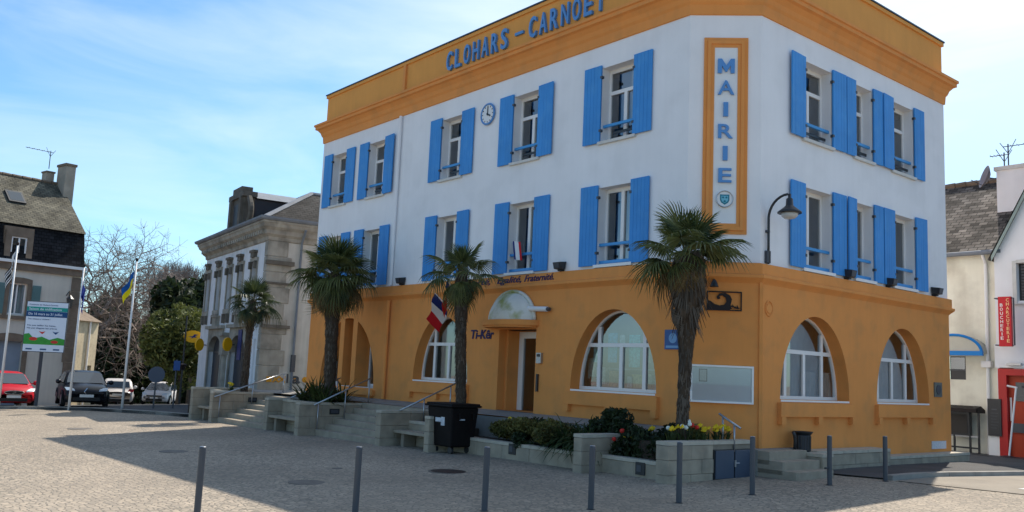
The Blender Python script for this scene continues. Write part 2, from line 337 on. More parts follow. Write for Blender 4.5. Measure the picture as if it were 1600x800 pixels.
def fwall(mb, F, s0, s1, z0, z1, holes=(), arches=(), d=0.0):
    xs = sorted({s0, s1} | {v for h in holes for v in h[:2]} | {v for a in arches for v in (a[0]-a[1], a[0]+a[1])})
    zs = sorted({z0, z1} | {v for h in holes for v in h[2:4]} | {v for a in arches for v in (a[2], a[2]+a[3])})
    for a, b in zip(xs, xs[1:]):
        for c, e in zip(zs, zs[1:]):
            m, q = (a+b)/2, (c+e)/2
            if any(h[0] < m < h[1] and h[2] < q < h[3] for h in holes): continue
            if any(h[0]-h[1] < m < h[0]+h[1] and h[2] < q < h[2]+h[3] for h in arches): continue
            mb.quad(F.W(a, c, d), F.W(b, c, d), F.W(b, e, d), F.W(a, e, d))
    for c, a, zb, h in arches:
        n = 28; pts = [(c-a*math.cos(math.pi*i/n), zb+h*math.sin(math.pi*i/n)) for i in range(n+1)]
        for p, q in zip(pts, pts[1:]): mb.quad(F.W(p[0], p[1], d), F.W(q[0], q[1], d), F.W(q[0], zb+h, d), F.W(p[0], zb+h, d))
def arch_pts(c, a, zb, h, n=28): return [(c-a*math.cos(math.pi*i/n), zb+h*math.sin(math.pi*i/n)) for i in range(n+1)]
CUBE = None
def unit_cube():
    global CUBE
    if CUBE is None:
        mb = MB(); b = 0.03; e = 0.5
        import itertools
        vs = []; 
        for sx in (-1, 1):
            for sy in (-1, 1):
                for sz in (-1, 1):
                    vs += [(sx*(e-b), sy*(e-b), sz*e), (sx*(e-b), sy*e, sz*(e-b)), (sx*e, sy*(e-b), sz*(e-b))]
        import bmesh
        bm = bmesh.new(); [bm.verts.new(v) for v in vs]; bmesh.ops.convex_hull(bm, input=bm.verts[:])
        bmesh.ops.dissolve_limit(bm, angle_limit=0.02, verts=bm.verts[:], edges=bm.edges[:])
        CUBE = {}
        CUBE['bm'] = bm
    return CUBE['bm']
_cubes = {}
def cube_mesh(m):
    if m.name not in _cubes:
        me = bpy.data.meshes.new('block'); unit_cube().to_mesh(me); me.materials.append(m); _cubes[m.name] = me
    return _cubes[m.name]
def block(name, parent, x0, x1, y0, y1, z0, z1, m):
    return inst(name, cube_mesh(m), parent, ((x0+x1)/2, (y0+y1)/2, (z0+z1)/2), None, (x1-x0, y1-y0, z1-z0))

# ------------------------------------------------------------------ ground
def sstep(a, b, x): t = min(1, max(0, (x-a)/(b-a))); return t*t*(3-2*t)
def gz(x, y):
    z = -6.42+0.01*max(-80, min(60, x))+0.02*max(-40, min(60, y))
    z -= 0.028*max(0, min(y, 40)-4)*sstep(-6, 0, x)
    z -= 0.045*max(0, -28-max(-90, x))
    return z
def struct(o): o['kind'] = 'structure'; return o
def sheet(name, poly_fn, xs, ys, m, dz=0.0):
    mb = MB(); nx, ny = len(xs), len(ys)
    mb.add([(x, y, gz(x, y)+dz) for x in xs for y in ys], [(i*ny+j, (i+1)*ny+j, (i+1)*ny+j+1, i*ny+j+1) for i in range(nx-1) for j in range(ny-1)])
    return struct(mb.build(name, m, smooth=True))
xs = [-900, -400, -200, -120, -90, -80, -60, -50, -40, -30, -28, -25, -20, -15, -10, -6]+[-5.5+.5*i for i in range(12)]+[2, 4, 6, 10, 15, 25, 40, 60, 120, 300, 900]
ys = [-900, -300, -100, -60, -40, -30, -20, -15, -10, -5, 0, 2, 4, 5, 6, 7, 8, 10, 12, 15, 20, 30, 40, 60, 120, 300, 900]
sheet('plaza', None, xs, ys, PLAZA)
def gpoly(name, pts, dz, m, side=0.0, sidem=None):
    # raised polygon following the ground, with an upstand of height `side`
    from mathutils.geometry import tessellate_polygon
    mb = MB(); n = len(pts); top = [Vector((x, y, gz(x, y)+dz)) for x, y in pts]
    def sub(a, b, c, k):
        m = max((a-b).length, (b-c).length, (c-a).length); lim = 2.0 if max(a.x, b.x, c.x) > -7 else 6.0
        if k == 0 or m < lim: mb.add([(p.x, p.y, gz(p.x, p.y)+dz) for p in (a, b, c)], [(0, 1, 2)]); return
        ab, bc, ca = (a+b)/2, (b+c)/2, (c+a)/2
        for t_ in ((a, ab, ca), (ab, b, bc), (ca, bc, c), (ab, bc, ca)): sub(*t_, k-1)
    P2 = [Vector((x, y, 0)) for x, y in pts]
    for t_ in tessellate_polygon([P2]): sub(*[P2[q] for q in t_], 6)
    if side: mb.add(top+[p-Vector((0, 0, side)) for p in top], [(i, (i+1) % n, (i+1) % n+n, i+n) for i in range(n)], 1 if sidem else 0)
    return struct(mb.build(name, [m]+([sidem] if sidem else [])))
# left: street and car park beyond the kerb
KL = [(-32.0, -13.0), (-28.9, -7.6), (-26.1, -4.7), (-22.9, -3.2), (-20.6, -2.6)]
gpoly('street', KL+[(-20.6, 0.4), (-32.3, 1.8), (-37, 12), (-60, 30), (-110, 40), (-110, -40), (-45, -40)], 0.11, ASPH, 0.3)
def kerbline(name, pts, w_, dz, label=None):
    for a, b in zip(pts, pts[1:]):
        a, b = Vector((*a, 0)), Vector((*b, 0)); L_ = (b-a).length; n_ = max(1, round(L_/1.0)); t = (b-a)/L_; nn = Vector((-t.y, t.x, 0))
        for i in range(n_):
            p, q = a+t*(L_*i/n_+0.006), a+t*(L_*(i+1)/n_-0.006); mb = MB()
            vs = []
            for c in (p, q):
                for o_ in (0, w_):
                    e = c+nn*o_
                    for z in (-0.25, dz): vs.append(Vector((e.x, e.y, gz(e.x, e.y)+z)))
            mb.add(vs, [(0, 1, 3, 2), (4, 6, 7, 5), (0, 4, 5, 1), (2, 3, 7, 6), (0, 2, 6, 4), (1, 5, 7, 3)])
            struct(mb.build('kerb', KERB))
kerbline('kerb', KL, 0.18, 0.125)
# right: asphalt pavement, kerb, road
gpoly('pavement', [(1.3, 2.35), (2.35, 2.4), (3.05, 2.55), (3.15, 3.6), (3.5, 5.3), (3.85, 7.0), (5.6, 14.4), (-8, 16), (-8, 9.9), (1.3, 9.9)], 0.03, ASPH)
gpoly('road', [(3.32, 2.5), (3.36, 3.6), (3.7, 5.3), (4.05, 7.0), (5.8, 14.4), (9, 30), (30, 40), (30, 6), (16, 3.2), (8, 2.8)], 0.012, ASPHL)
kerbline('kerb', [(3.05, 2.55), (3.15, 3.6), (3.5, 5.3), (3.85, 7.0), (5.6, 14.4)][::-1], 0.17, 0.10)
# white line along the sunlit road
mb = MB(); mb.quad(*[Vector((x, y, gz(x, y)+0.018)) for x, y in [(5.2, 3.4), (5.32, 3.4), (7.2, 12), (7.08, 12)]]); struct(mb.build('road_marking', WHITEP))

# terrace in front of the town hall (slopes gently down to the planters)
mb = MB()
TX = [XL-6.5, XL, -11.5, -7.7, -5.7, -0.8, 0.0, 0.55]
def tz(y): return -5.50+0.16*min(0, y+0.0)
for y0, y1 in ((-0.75, 0.03),):
    mb.quad((XL-9, y0, -5.74), (XL, y0, tz(y0)), (XL, y1, tz(y1)-0.02), (XL-9, y1, -5.74))
    mb.quad((XL, y0, tz(y0)), (0.35, y0, tz(y0)), (0.35, y1, tz(y1)-0.02), (XL, y1, tz(y1)-0.02))
mb.quad((XL-9, -0.75, -7.2), (0.35, -0.75, -7.2), (0.35, -0.75, tz(-.75)), (XL-9, -0.75, -5.74))
mb.quad((XL-9, 0.02, -5.745), (XL, 0.02, -5.53), (XL, 9, -5.53), (XL-9, 9, -5.745))
struct(mb.build('terrace', TERR))
mb = MB(); mb.box(0.35, 1.2, -0.15, .7, -7.0, -5.87); mb.box(0.35, 1.35, .7, 2.35, -7.0, -5.872); struct(mb.build('landing', TERR))

# ------------------------------------------------------------------ town hall
TH = thing('town_hall', 'large white and ochre town hall with blue shutters and a chamfered corner', 'building', ((XL+1.1)/2, YE/2, -5.5))
ZG, ZB, ZC = -6.9, -2.02, 3.52
WA = [(-16.73, -14.55, .58), (-14.21, -12.01, .58), (-9.96, -7.78, .58), (-6.59, -4.40, .58), (-3.23, -1.05, .56)]     # outer edges of the open shutters
WC = [(2.15, 4.50, .60, .58), (4.55, 6.26, .43, .43), (6.29, 8.54, .57, .55)]
UP, LO = (1.08, 2.93), (-1.92, -0.06)
hA = []; hC = []
for a, b, s_ in WA:
    for z in (UP, LO): hA.append((a+s_-0.02, b-s_+0.02, z[0], z[1]))
for a, b, s1, s2 in WC:
    for z in (UP, LO): hC.append((a+s1-0.02, b-s2+0.02, z[0], z[1]))
RD = 0.27
mb = MB()
fwall(mb, FA, XL, 0, ZB-0.3, ZC+0.2, hA); fwall(mb, FB, 0, CH, ZB-0.3, ZC+0.2); fwall(mb, FC, 1.1, YE, ZB-0.3, ZC+0.2, hC)
mb.quad((XL, 0, ZG), (XL, YE, ZG), (XL, YE, ZC+.2), (XL, 0, ZC+.2)); mb.quad((XL, YE, ZG), (1.1, YE, ZG), (1.1, YE, ZC+.2), (XL, YE, ZC+.2))
for F, hs in ((FA, hA), (FC, hC)):
    for s0, s1, z0, z1 in hs:
        mb.quad(F.W(s0, z0, 0), F.W(s0, z1, 0), F.W(s0, z1, -RD-.1), F.W(s0, z0, -RD-.1)); mb.quad(F.W(s1, z0, 0), F.W(s1, z1, 0), F.W(s1, z1, -RD-.1), F.W(s1, z0, -RD-.1))
        mb.quad(F.W(s0, z1, 0), F.W(s1, z1, 0), F.W(s1, z1, -RD-.1), F.W(s0, z1, -RD-.1)); mb.quad(F.W(s0, z0, 0), F.W(s1, z0, 0), F.W(s1, z0, -RD-.1), F.W(s0, z0, -RD-.1))
mb.build('upper_wall', WHITE, TH)
# ground floor
AB, AH = -4.86, 1.87
archA = [(-2.08, 1.345, AB, AH), (-8.86, 1.345, AB, AH), (-14.2, 1.79, -5.22, 2.26)]
archC = [(3.22, 1.41, AB, AH), (7.26, 1.36, AB, AH)]
D0 = 0.03
DOOR = (-6.2, -4.72, -5.6, -3.42)
mb = MB()
fwall(mb, FA, XL, 0, ZG, ZB, [DOOR], archA, D0); fwall(mb, FB, 0, CH, ZG, ZB, d=D0); fwall(mb, FC, 1.1, YE, ZG, ZB, [], archC, D0)
fbox(mb, FB, CH-0.02, CH+0.05, -5.9, ZB-.4, D0-.02, D0+.035)      # rounded edge strip of the corner
for F, ar, dep in ((FA, archA[:2], .30), (FA, archA[2:], .55), (FC, archC, .30)):
    for c, a, zb, h in ar:
        pts = arch_pts(c, a, zb, h)
        for p, q in zip(pts, pts[1:]): mb.quad(F.W(*p, D0), F.W(*q, D0), F.W(*q, -dep), F.W(*p, -dep))
        mb.quad(F.W(c-a, zb, D0), F.W(c+a, zb, D0), F.W(c+a, zb, -dep), F.W(c-a, zb, -dep))
s0, s1, z0, z1 = DOOR
for k, dd in enumerate((0.0, 0.09)):   # stepped jambs
    a, b = s0+dd, s1-dd*0.3; e0, e1 = (D0, -.22) if k == 0 else (-.22, -.62)
    for s_ in (a, b): mb.quad(FA.W(s_, z0, e0), FA.W(s_, z1, e0), FA.W(s_, z1, e1), FA.W(s_, z0, e1))
    mb.quad(FA.W(a, z1-dd*.3, e0), FA.W(b, z1-dd*.3, e0), FA.W(b, z1-dd*.3, e1), FA.W(a, z1-dd*.3, e1))
mb.quad(FA.W(s0, z0, -.22), FA.W(s0+.09, z0, -.22), FA.W(s0+.09, z1, -.22), FA.W(s0, z1, -.22))
mb.quad(FA.W(s0-.1, -5.515, D0), FA.W(s1+.1, -5.515, D0), FA.W(s1+.1, -5.515, -.9), FA.W(s0-.1, -5.515, -.9))
for a, b in ((-14.75, -14.47), (-13.90, -13.62)): fbox(mb, FA, a, b, -5.3, -2.97, -.5, D0+.001)
mb.build('ground_floor_wall', ORANGE, TH)
mb = MB(); sweep(mb, PATH, [(0, -2.0), (.085, -2.02), (.085, -2.25), (.14, -2.27), (.14, -2.33), (.06, -2.41), (0.02, -2.46)]); mb.build('string_course', ORANGE, TH)
mb = MB(); sweep(mb, PATH, [(-.05, 3.50), (.035, 3.52), (.05, 3.74), (.09, 3.80), (.12, 3.90), (.20, 4.00), (.27, 4.03), (.27, 4.12), (.31, 4.14), (.31, 4.21), (0.0, 4.30), (-.3, 4.30)]); mb.build('cornice', ORANGE, TH)
mb = MB(); sweep(mb, PATH, [(-.02, 4.28), (-.02, 5.22), (.03, 5.23), (.03, 5.33), (-.3, 5.34), (-.3, 4.2)]); mb.build('parapet', PARA, TH)
mb = MB(); sweep(mb, PATH, [(.055, 5.335), (.055, 5.375), (-.34, 5.385), (-.34, 5.335)]); mb.build('coping', GREYM, TH)
mb = MB(); mb.quad((XL+.2, .2, 4.4), (1.0, .2, 4.4), (1.0, YE-.2, 4.4), (XL+.2, YE-.2, 4.4)); mb.build('flat_roof', ASPH, TH)
# the slightly proud right hand part of the long front: parapet strip and painted downpipe
mb = MB(); fbox(mb, FA, -11.75, -11.62, 4.30, 5.22, -.02, .05); mb.build('parapet_pilaster', ORANGE, TH)
mb = MB(); mb.tube([FA.W(-11.68, z, .075) for z in (3.5, 0, -1.99)], .05, 8); mb.build('downpipe', WHITE, TH)
mb = MB(); mb.tube([FA.W(-11.66, z, .115) for z in (-2.47, -4, -5.52)], .06, 8); mb.build('downpipe', ORANGE, TH)
# interior
mb = MB()
for z in (-5.52, ZB+.05, 1.0-.08, 3.3):
    mb.quad((XL+.1, .34, z), (1.0-.3, .7, z), (.7, YE-.1, z), (XL+.1, YE-.1, z))
IN = [(XL+.3, YE-.3), (XL+.3, 2.2), (-1.1, 2.2), (-1.1, YE-.3)]
for a, b in zip(IN, IN[1:]): mb.quad((*a, -5.5), (*b, -5.5), (*b, 3.3), (*a, 3.3))
for x in (-14.4, -11.7, -7.2, -3.7, -.2):
    for z in (-5.5, -1.9, 1.0): mb.quad((x, .35, z), (x, 2.2, z), (x, 2.2, z+2.3), (x, .35, z+2.3))
for y in (4.52, 6.28):
    for z in (-1.9, 1.0): mb.quad((.75, y, z), (-1.1, y, z), (-1.1, y, z+2.3), (.75, y, z+2.3))
mb.build('interior_walls', ROOM, TH)

def pane(F, pts, d, parent): mb = MB(); mb.add([F.W(*p, d) for p in pts], [tuple(range(len(pts)))]); return mb.build('pane', GLASS, parent)
def rect_pane(F, a, b, c, e, d, parent): return pane(F, [(a, c), (b, c), (b, e), (a, e)], d, parent)
def window(F, s0, s1, z0, z1, upper, curt):
    mb = MB(); f = .065; d0, d1 = -RD-.05, -RD+.01
    fbox(mb, F, s0, s0+f, z0, z1, d0, d1); fbox(mb, F, s1-f, s1, z0, z1, d0, d1); fbox(mb, F, s0+f, s1-f, z1-f-.03, z1, d0, d1-.002); fbox(mb, F, s0+f, s1-f, z0, z0+f, d0, d1-.002)
    m = (s0+s1)/2; zt = z1-.60 if upper else None
    if upper: fbox(mb, F, s0+f, s1-f, zt-.04, zt+.05, d0, d1+.006)
    zz = zt-.04 if upper else z1-f-.03
    fbox(mb, F, m-.05, m+.05, z0+f, zz, d0, d1+.004)
    w_ = mb.build('window', PVC, TH); dp = -RD-.03
    if upper: rect_pane(F, s0+f, s1-f, zt+.05, z1-f-.03, dp, w_)
    rect_pane(F, s0+f, m-.05, z0+f, zz, dp, w_); rect_pane(F, m+.05, s1-f, z0+f, zz, dp, w_)
    mb = MB(); fbox(mb, F, s0-.06, s1+.06, z0-.075, z0-.004, -RD-.02, .07); mb.build('sill', SILL if upper else PVC, w_)
    if not upper: mb = MB(); fbox(mb, F, s0+.01, s1-.01, z0+.03, z0+.10, -.10, -.06); mb.build('lower_rail', BLUE2, w_)
    mb = MB(); zr = z0+.36 if upper else z0+.45
    fbox(mb, F, s0+.004, s1-.004, zr, zr+.065, -.12, -.06); mb.build('window_bar', BLUE2, w_)
    if upper: mb = MB(); fbox(mb, F, s0+.3, s1-.05, zr-.19, zr-.13, -.155, -.125); mb.build('window_bar', DARKM, w_)  # second, dark bar: shorter and lower than the blue rail
    for side, frac in curt:
        a, b = (s0+f, s0+f+(s1-s0)*frac) if side < 0 else (s1-f-(s1-s0)*frac, s1-f)
        n = 12; mb = MB()
        pts = [(a+(b-a)*i/n, -RD-.13-.03*(i % 2)) for i in range(n+1)]
        for p, q in zip(pts, pts[1:]): mb.quad(F.W(p[0], z0, p[1]), F.W(q[0], z0, q[1]), F.W(q[0], z1, q[1]), F.W(p[0], z1, p[1]))
        mb.build('curtain', CURT, w_)
def shutter(F, s0, s1, z0, z1, hinge_right):
    mb = MB(); n = max(3, round((s1-s0)/.115)); st = (s1-s0)/n; tilt = rnd.choice((0, 0, .01, .02, .035)); q = lambda a: tilt*((s1-a) if hinge_right else (a-s0))/(s1-s0)
    def slab(a, b, za, zb_, d0, d1):
        vs = [F.W(s, z, d+q(s)) for s in (a, b) for d in (d0, d1) for z in (za, zb_)]
        mb.add(vs, [(0, 1, 3, 2), (4, 6, 7, 5), (0, 4, 5, 1), (2, 3, 7, 6), (0, 2, 6, 4), (1, 5, 7, 3)])
    for i in range(n):
        a, b = s0+i*st, s0+(i+1)*st
        slab(a+.0022, b-.0022, z0, z1, .030, .066+rnd.uniform(0, .002))
    slab(s0+.002, s1-.002, z0+.002, z1-.002, .027, .061)
    sh = mb.build('shutter', BLUE, TH)
    for z in (z0+.3, z1-.3):
        h = s1 if hinge_right else s0; mb = MB()
        fbox(mb, F, h-.03, h+.04, z-.03, z+.03, .0, .074)
        mb.build('hinge', GREYM, sh)
for i, (a, b, s_) in enumerate(WA):
    for z, up in ((UP, True), (LO, False)):
        cur = [(1, .40)] if i in (2, 3, 4) else [(1, .25)]
        if not up and i == 4: cur = [(1, .62)]
        if not up and i in (2, 3): cur = [(1, .52)]
        window(FA, a+s_-.02, b-s_+.02, z[0], z[1], up, cur)
        shutter(FA, a, a+s_, z[0]-.02+rnd.uniform(-.01, .01), z[1]+.06, True); shutter(FA, b-s_, b, z[0]-.02+rnd.uniform(-.01, .01), z[1]+.06, False)
for i, (a, b, s1_, s2_) in enumerate(WC):
    for z, up in ((UP, True), (LO, False)):
        cur = [(-1, .34)] if not up else [(-1, .16)]
        window(FC, a+s1_-.02, b-s2_+.02, z[0], z[1], up, cur)
        shutter(FC, a, a+s1_, z[0]-.02, z[1]+.06, True); shutter(FC, b-s2_, b, z[0]-.02, z[1]+.06, False)

def arch_window(F, c, a, zb, h, dep, back, posters=False):
    d0, d1 = -dep-.05, -dep+.015; f = .075
    mb = MB(); o = arch_pts(c, a, zb, h); i_ = arch_pts(c, a-f, zb+f, h-2*f+.02)
    for p, q, r, s in zip(o, o[1:], i_, i_[1:]):
        mb.quad(F.W(*p, d1), F.W(*q, d1), F.W(*s, d1), F.W(*r, d1)); mb.quad(F.W(*r, d1), F.W(*s, d1), F.W(*s, d0), F.W(*r, d0))
    fbox(mb, F, c-a, c+a, zb, zb+f, d0, d1+.004)
    hz = lambda x, k=0: zb+h*math.sqrt(max(0, 1-((x-c)/(a-k))**2))-k if abs(x-c) < a-k else zb
    zt = -3.80; mw = .05; xm = a*.53
    xe = (a-f)*math.sqrt(max(0, 1-((zt-zb-f)/(h-2*f))**2))
    fbox(mb, F, c-xe, c+xe, zt-.045, zt+.045, d0, d1+.008)
    for x in (c-xm, c+xm): fbox(mb, F, x-mw, x+mw, zb+f, hz(x, f*.8), d0, d1+.004)
    fbox(mb, F, c-mw, c+mw, zb+f, zt-.045, d0, d1+.006)
    w_ = mb.build('arched_window', PVC, TH); dp = -dep-.02
    def cell(x0, x1, z0, z1):
        top = [(x0+(x1-x0)*k/10, min(z1, hz(x0+(x1-x0)*k/10, f))) for k in range(11)]
        top = [(x, z) for x, z in top if z > z0+.005]
        if len(top) < 2: return
        pane(F, [(top[0][0], z0), (top[-1][0], z0)]+top[::-1], dp, w_)
    for x0, x1 in ((c-a+f, c-xm-mw), (c+xm+mw, c+a-f)): cell(x0, x1, zb+f, zt-.045); cell(x0, x1, zt+.045, 9)
    cell(c-xm+mw, c+xm-mw, zt+.045, 9); cell(c-xm+mw, c-mw, zb+f, zt-.045); cell(c+mw, c+xm-mw, zb+f, zt-.045)
    mb = MB(); fbox(mb, F, c-a+.02, c+a-.02, zb-.045, zb-.004, -dep+.02, D0+.012); mb.build('sill', PVC, w_)
    mb = MB(); fbox(mb, F, c-a-.10, c+a+.10, zb-.36, zb-.065, D0, D0+.10); mb.build('apron', ORANGE, w_)
    for x in (c-a-.02, c, c+a+.02):
        mb = MB(); fbox(mb, F, x-.08, x+.08, zb-.52, zb-.362, D0, D0+.12); mb.build('corbel', ORANGE, w_)
    mb = MB(); bd = -dep-back
    mb.quad(F.W(c-a-.3, zb-.4, bd), F.W(c+a+.3, zb-.4, bd), F.W(c+a+.3, zb+h+.2, bd), F.W(c-a-.3, zb+h+.2, bd))
    for x in (c-a-.3, c+a+.3): mb.quad(F.W(x, zb-.4, bd), F.W(x, zb+h+.2, bd), F.W(x, zb+h+.2, -dep-.06), F.W(x, zb-.4, -dep-.06))
    mb.quad(F.W(c-a-.3, zb+.02, bd), F.W(c+a+.3, zb+.02, bd), F.W(c+a+.3, zb+.02, -dep-.06), F.W(c-a-.3, zb+.02, -dep-.06))
    mb.quad(F.W(c-a-.3, zb+h+.2, bd), F.W(c+a+.3, zb+h+.2, bd), F.W(c+a+.3, zb+h+.2, -dep-.06), F.W(c-a-.3, zb+h+.2, -dep-.06))
    mb.build('window_niche', CURT if posters else ROOM, w_)
    return w_
aw5 = arch_window(FA, *archA[0], .30, .9); aw3 = arch_window(FA, *archA[1], .30, 1.0)
ac1 = arch_window(FC, *archC[0], .30, .45, True); ac2 = arch_window(FC, *archC[1], .30, .45, True)
# half height voile in the right hand windows
for w_, (c, a, zb, h), z1, fr in ((ac1, archC[0], -4.22, (-1, 1)), (ac2, archC[1], -3.2, (-.95, -.2))):
    mb = MB(); n = 36; pts = [(c+a*(fr[0]+(fr[1]-fr[0])*i/n)*.97, -.40-.025*(i % 2)) for i in range(n+1)]
    for p, q in zip(pts, pts[1:]): mb.quad(FC.W(p[0], zb+.08, p[1]), FC.W(q[0], zb+.08, q[1]), FC.W(q[0], z1, q[1]), FC.W(p[0], z1, p[1]))
    mb.build('curtain', CURT, w_)
# posters, shelves and boxes behind the library window
pc = [lin(120, 190, 215), lin(150, 205, 225), lin(195, 195, 175), lin(170, 130, 95), lin(90, 160, 190), lin(215, 220, 225), lin(160, 60, 50), lin(190, 175, 130)]
PM = [mat('printed card', tuple(min(.9, v*1.7) for v in c), 0.6, 0.25, 14) for c in pc]
spots = [(-3.28, -4.60, .22, .5, 2, 0), (-3.02, -4.2, .3, .45, 0, 1), (-3.2, -4.75, .22, .2, 6, 0), (-2.95, -4.72, .3, .4, 5, 0), (-2.55, -4.2, .3, .7, 4, 1), (-2.5, -4.76, .34, .36, 3, 0), (-2.22, -4.15, .16, .6, 5, 1),
         (-1.85, -4.3, .34, .75, 0, 1), (-1.7, -4.76, .5, .3, 7, 0), (-1.45, -4.2, .2, .5, 2, 1), (-1.1, -4.35, .22, .4, 5, 1), (-1.12, -4.78, .26, .4, 4, 0), (-2.0, -4.76, .2, .25, 5, 0), (-1.42, -4.66, .16, .22, 2, 0)]
for k, (s, z, w2, h2, ci, hang) in enumerate(spots):
    mb = MB(); d = -.46-.02*(k % 3) if hang else -.52
    fbox(mb, FA, s-w2/2, s+w2/2, z, z+h2, d-(.012 if hang else .16), d)
    mb.build('poster' if hang else 'display_box', PM[ci], aw5)
mb = MB(); fbox(mb, FA, -3.3, -.85, -4.36, -4.33, -.9, -.62); mb.build('shelf', CURT, aw5)
# triple opening with pillars at the far end
for a, b in ((-15.93, -14.76), (-14.46, -13.91), (-13.61, -12.47)):
    mb = MB(); f = .06; d0, d1 = -.55, -.48; zb = -5.2; c, A_, Z_, H_ = archA[2]
    hz = lambda x: Z_+H_*math.sqrt(max(0, 1-((x-c)/A_)**2))
    zt = -3.78
    for x0, x1 in ((a, a+f), (b-f, b)):
        zz = min(hz(x0), hz(x1)); fbox(mb, FA, x0, x1, zb, max(zz, zt+.1), d0, d1)
    fbox(mb, FA, a+f, b-f, zb, zb+.1, d0, d1); fbox(mb, FA, a+f, b-f, zt-.05, zt+.05, d0, d1)
    w_ = mb.build('arched_window', PVC, TH)
    if b-a > .8: mb = MB(); fbox(mb, FA, (a+b)/2-.04, (a+b)/2+.04, zb+.1, zt-.05, d0, d1+.003); mb.build('mullion', PVC, w_)
    rect_pane(FA, a+f, b-f, zb+.1, zt-.05, -.52, w_)
    top = [(a+f+(b-a-2*f)*k/8, hz(a+f+(b-a-2*f)*k/8)) for k in range(9)]
    pane(FA, [(a+f, zt+.05), (b-f, zt+.05)]+[p for p in top[::-1] if p[1] > zt+.06], -.52, w_)
    mb = MB(); fbox(mb, FA, a, b, zb-.06, zb-.003, -.5, .02); mb.build('sill', PVC, w_)
mb = MB(); fbox(mb, FA, -16.1, -12.3, -5.45, -5.28, D0, D0+.10)
for x in (-15.9, -14.2, -12.5): fbox(mb, FA, x-.08, x+.08, -5.54, -5.452, D0, D0+.11)
mb.build('apron', ORANGE, TH)
# entrance: white frame, glass leaf, fixed side, canopy slab and half dome
mb = MB(); d0, d1 = -.68, -.60
fbox(mb, FA, -6.11, -5.93, -5.51, -3.45, d0, d1); fbox(mb, FA, -5.93, -4.80, -3.62, -3.45, d0, d1); fbox(mb, FA, -4.86, -4.74, -5.51, -3.45, d0-.01, d1); fbox(mb, FA, -5.42, -5.34, -5.51, -3.62, d0, d1+.01)
ed = mb.build('entrance', PVC, TH)
mb = MB(); f = .07; fbox(mb, FA, -5.34, -5.27, -5.50, -3.64, d0, d1); fbox(mb, FA, -4.93, -4.86, -5.50, -3.64, d0, d1); fbox(mb, FA, -5.27, -4.93, -5.50, -5.40, d0, d1); fbox(mb, FA, -5.27, -4.93, -3.72, -3.64, d0, d1); fbox(mb, FA, -5.27, -4.93, -4.50, -4.46, d0, d1)
mb.build('door', PVC, ed)
rect_pane(FA, -5.27, -4.93, -5.40, -4.50, -.64, ed); rect_pane(FA, -5.27, -4.93, -4.46, -3.72, -.64, ed); rect_pane(FA, -5.93, -5.42, -5.51, -3.62, -.64, ed)
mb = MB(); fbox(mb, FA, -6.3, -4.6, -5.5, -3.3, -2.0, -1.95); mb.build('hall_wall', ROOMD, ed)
mb = MB(); n = 24; c = -5.65; A_, B_ = 1.03, .62
top = [(c-A_*math.cos(math.pi*i/n), D0+B_*math.sin(math.pi*i/n)) for i in range(n+1)]
for z0, z1, k in ((-3.34, -3.20, 1.0), (-3.39, -3.34, .93)):
    P0 = [FA.W(c+(s-c)*k, z0, D0+(d-D0)*k) for s, d in top]; P1 = [FA.W(c+(s-c)*k, z1, D0+(d-D0)*k) for s, d in top]
    mb.add(P0+P1, [tuple(range(n+1)), tuple(range(n+1, 2*n+2))]+[(i, i+1, i+n+2, i+n+1) for i in range(n)])
mb.build('canopy_slab', ORANGE, TH)
mb = MB(); A_, B_, H_ = .86, .50, .74; m = 10; vs = []
for j in range(m+1):
    ph = math.pi/2*j/m
    for i in range(n+1): t = math.pi*i/n; vs.append(FA.W(c-A_*math.cos(t)*math.cos(ph), -3.20+H_*math.sin(ph), D0+B_*math.sin(t)*math.cos(ph)))
mb.add(vs, [(j*(n+1)+i, j*(n+1)+i+1, (j+1)*(n+1)+i+1, (j+1)*(n+1)+i) for j in range(m) for i in range(n)])
mb.build('canopy_dome', DOME, TH, smooth=True)
mb = MB(); pts = [FA.W(c-(A_+.03)*math.cos(math.pi*i/n), -3.20+(H_+.03)*math.sin(math.pi*i/n), D0+.05) for i in range(n+1)]; mb.tube(pts, .05, 6); mb.build('dome_rim', DOME, TH, smooth=True)

# ------------------------------------------------------------------ signs and fittings on the town hall
t = thing('rooftop_sign', 'blue capital letters CLOHARS - CARNOËT along the ochre parapet', 'sign', tuple(FA.W(-6, 4.45, .0)))
xs_ = [-9.18+.435*i for i in range(7)]
for ch, x in zip('CLOHARS', xs_): mb = MB(); ftext(mb, FA, ch, x, 4.45, .60, -.018, .06, width=.29, bold=.016); mb.build('letter', LETTER, t)
mb = MB(); fbox(mb, FA, -6.10, -5.76, 4.68, 4.76, -.018, .05); mb.build('dash', LETTER, t)
for ch, x in zip('CARNOËT', [-5.36+.425*i for i in range(7)]): mb = MB(); ftext(mb, FA, ch, x, 4.45, .60, -.018, .06, width=.29, bold=.016); mb.build('letter', LETTER, t)
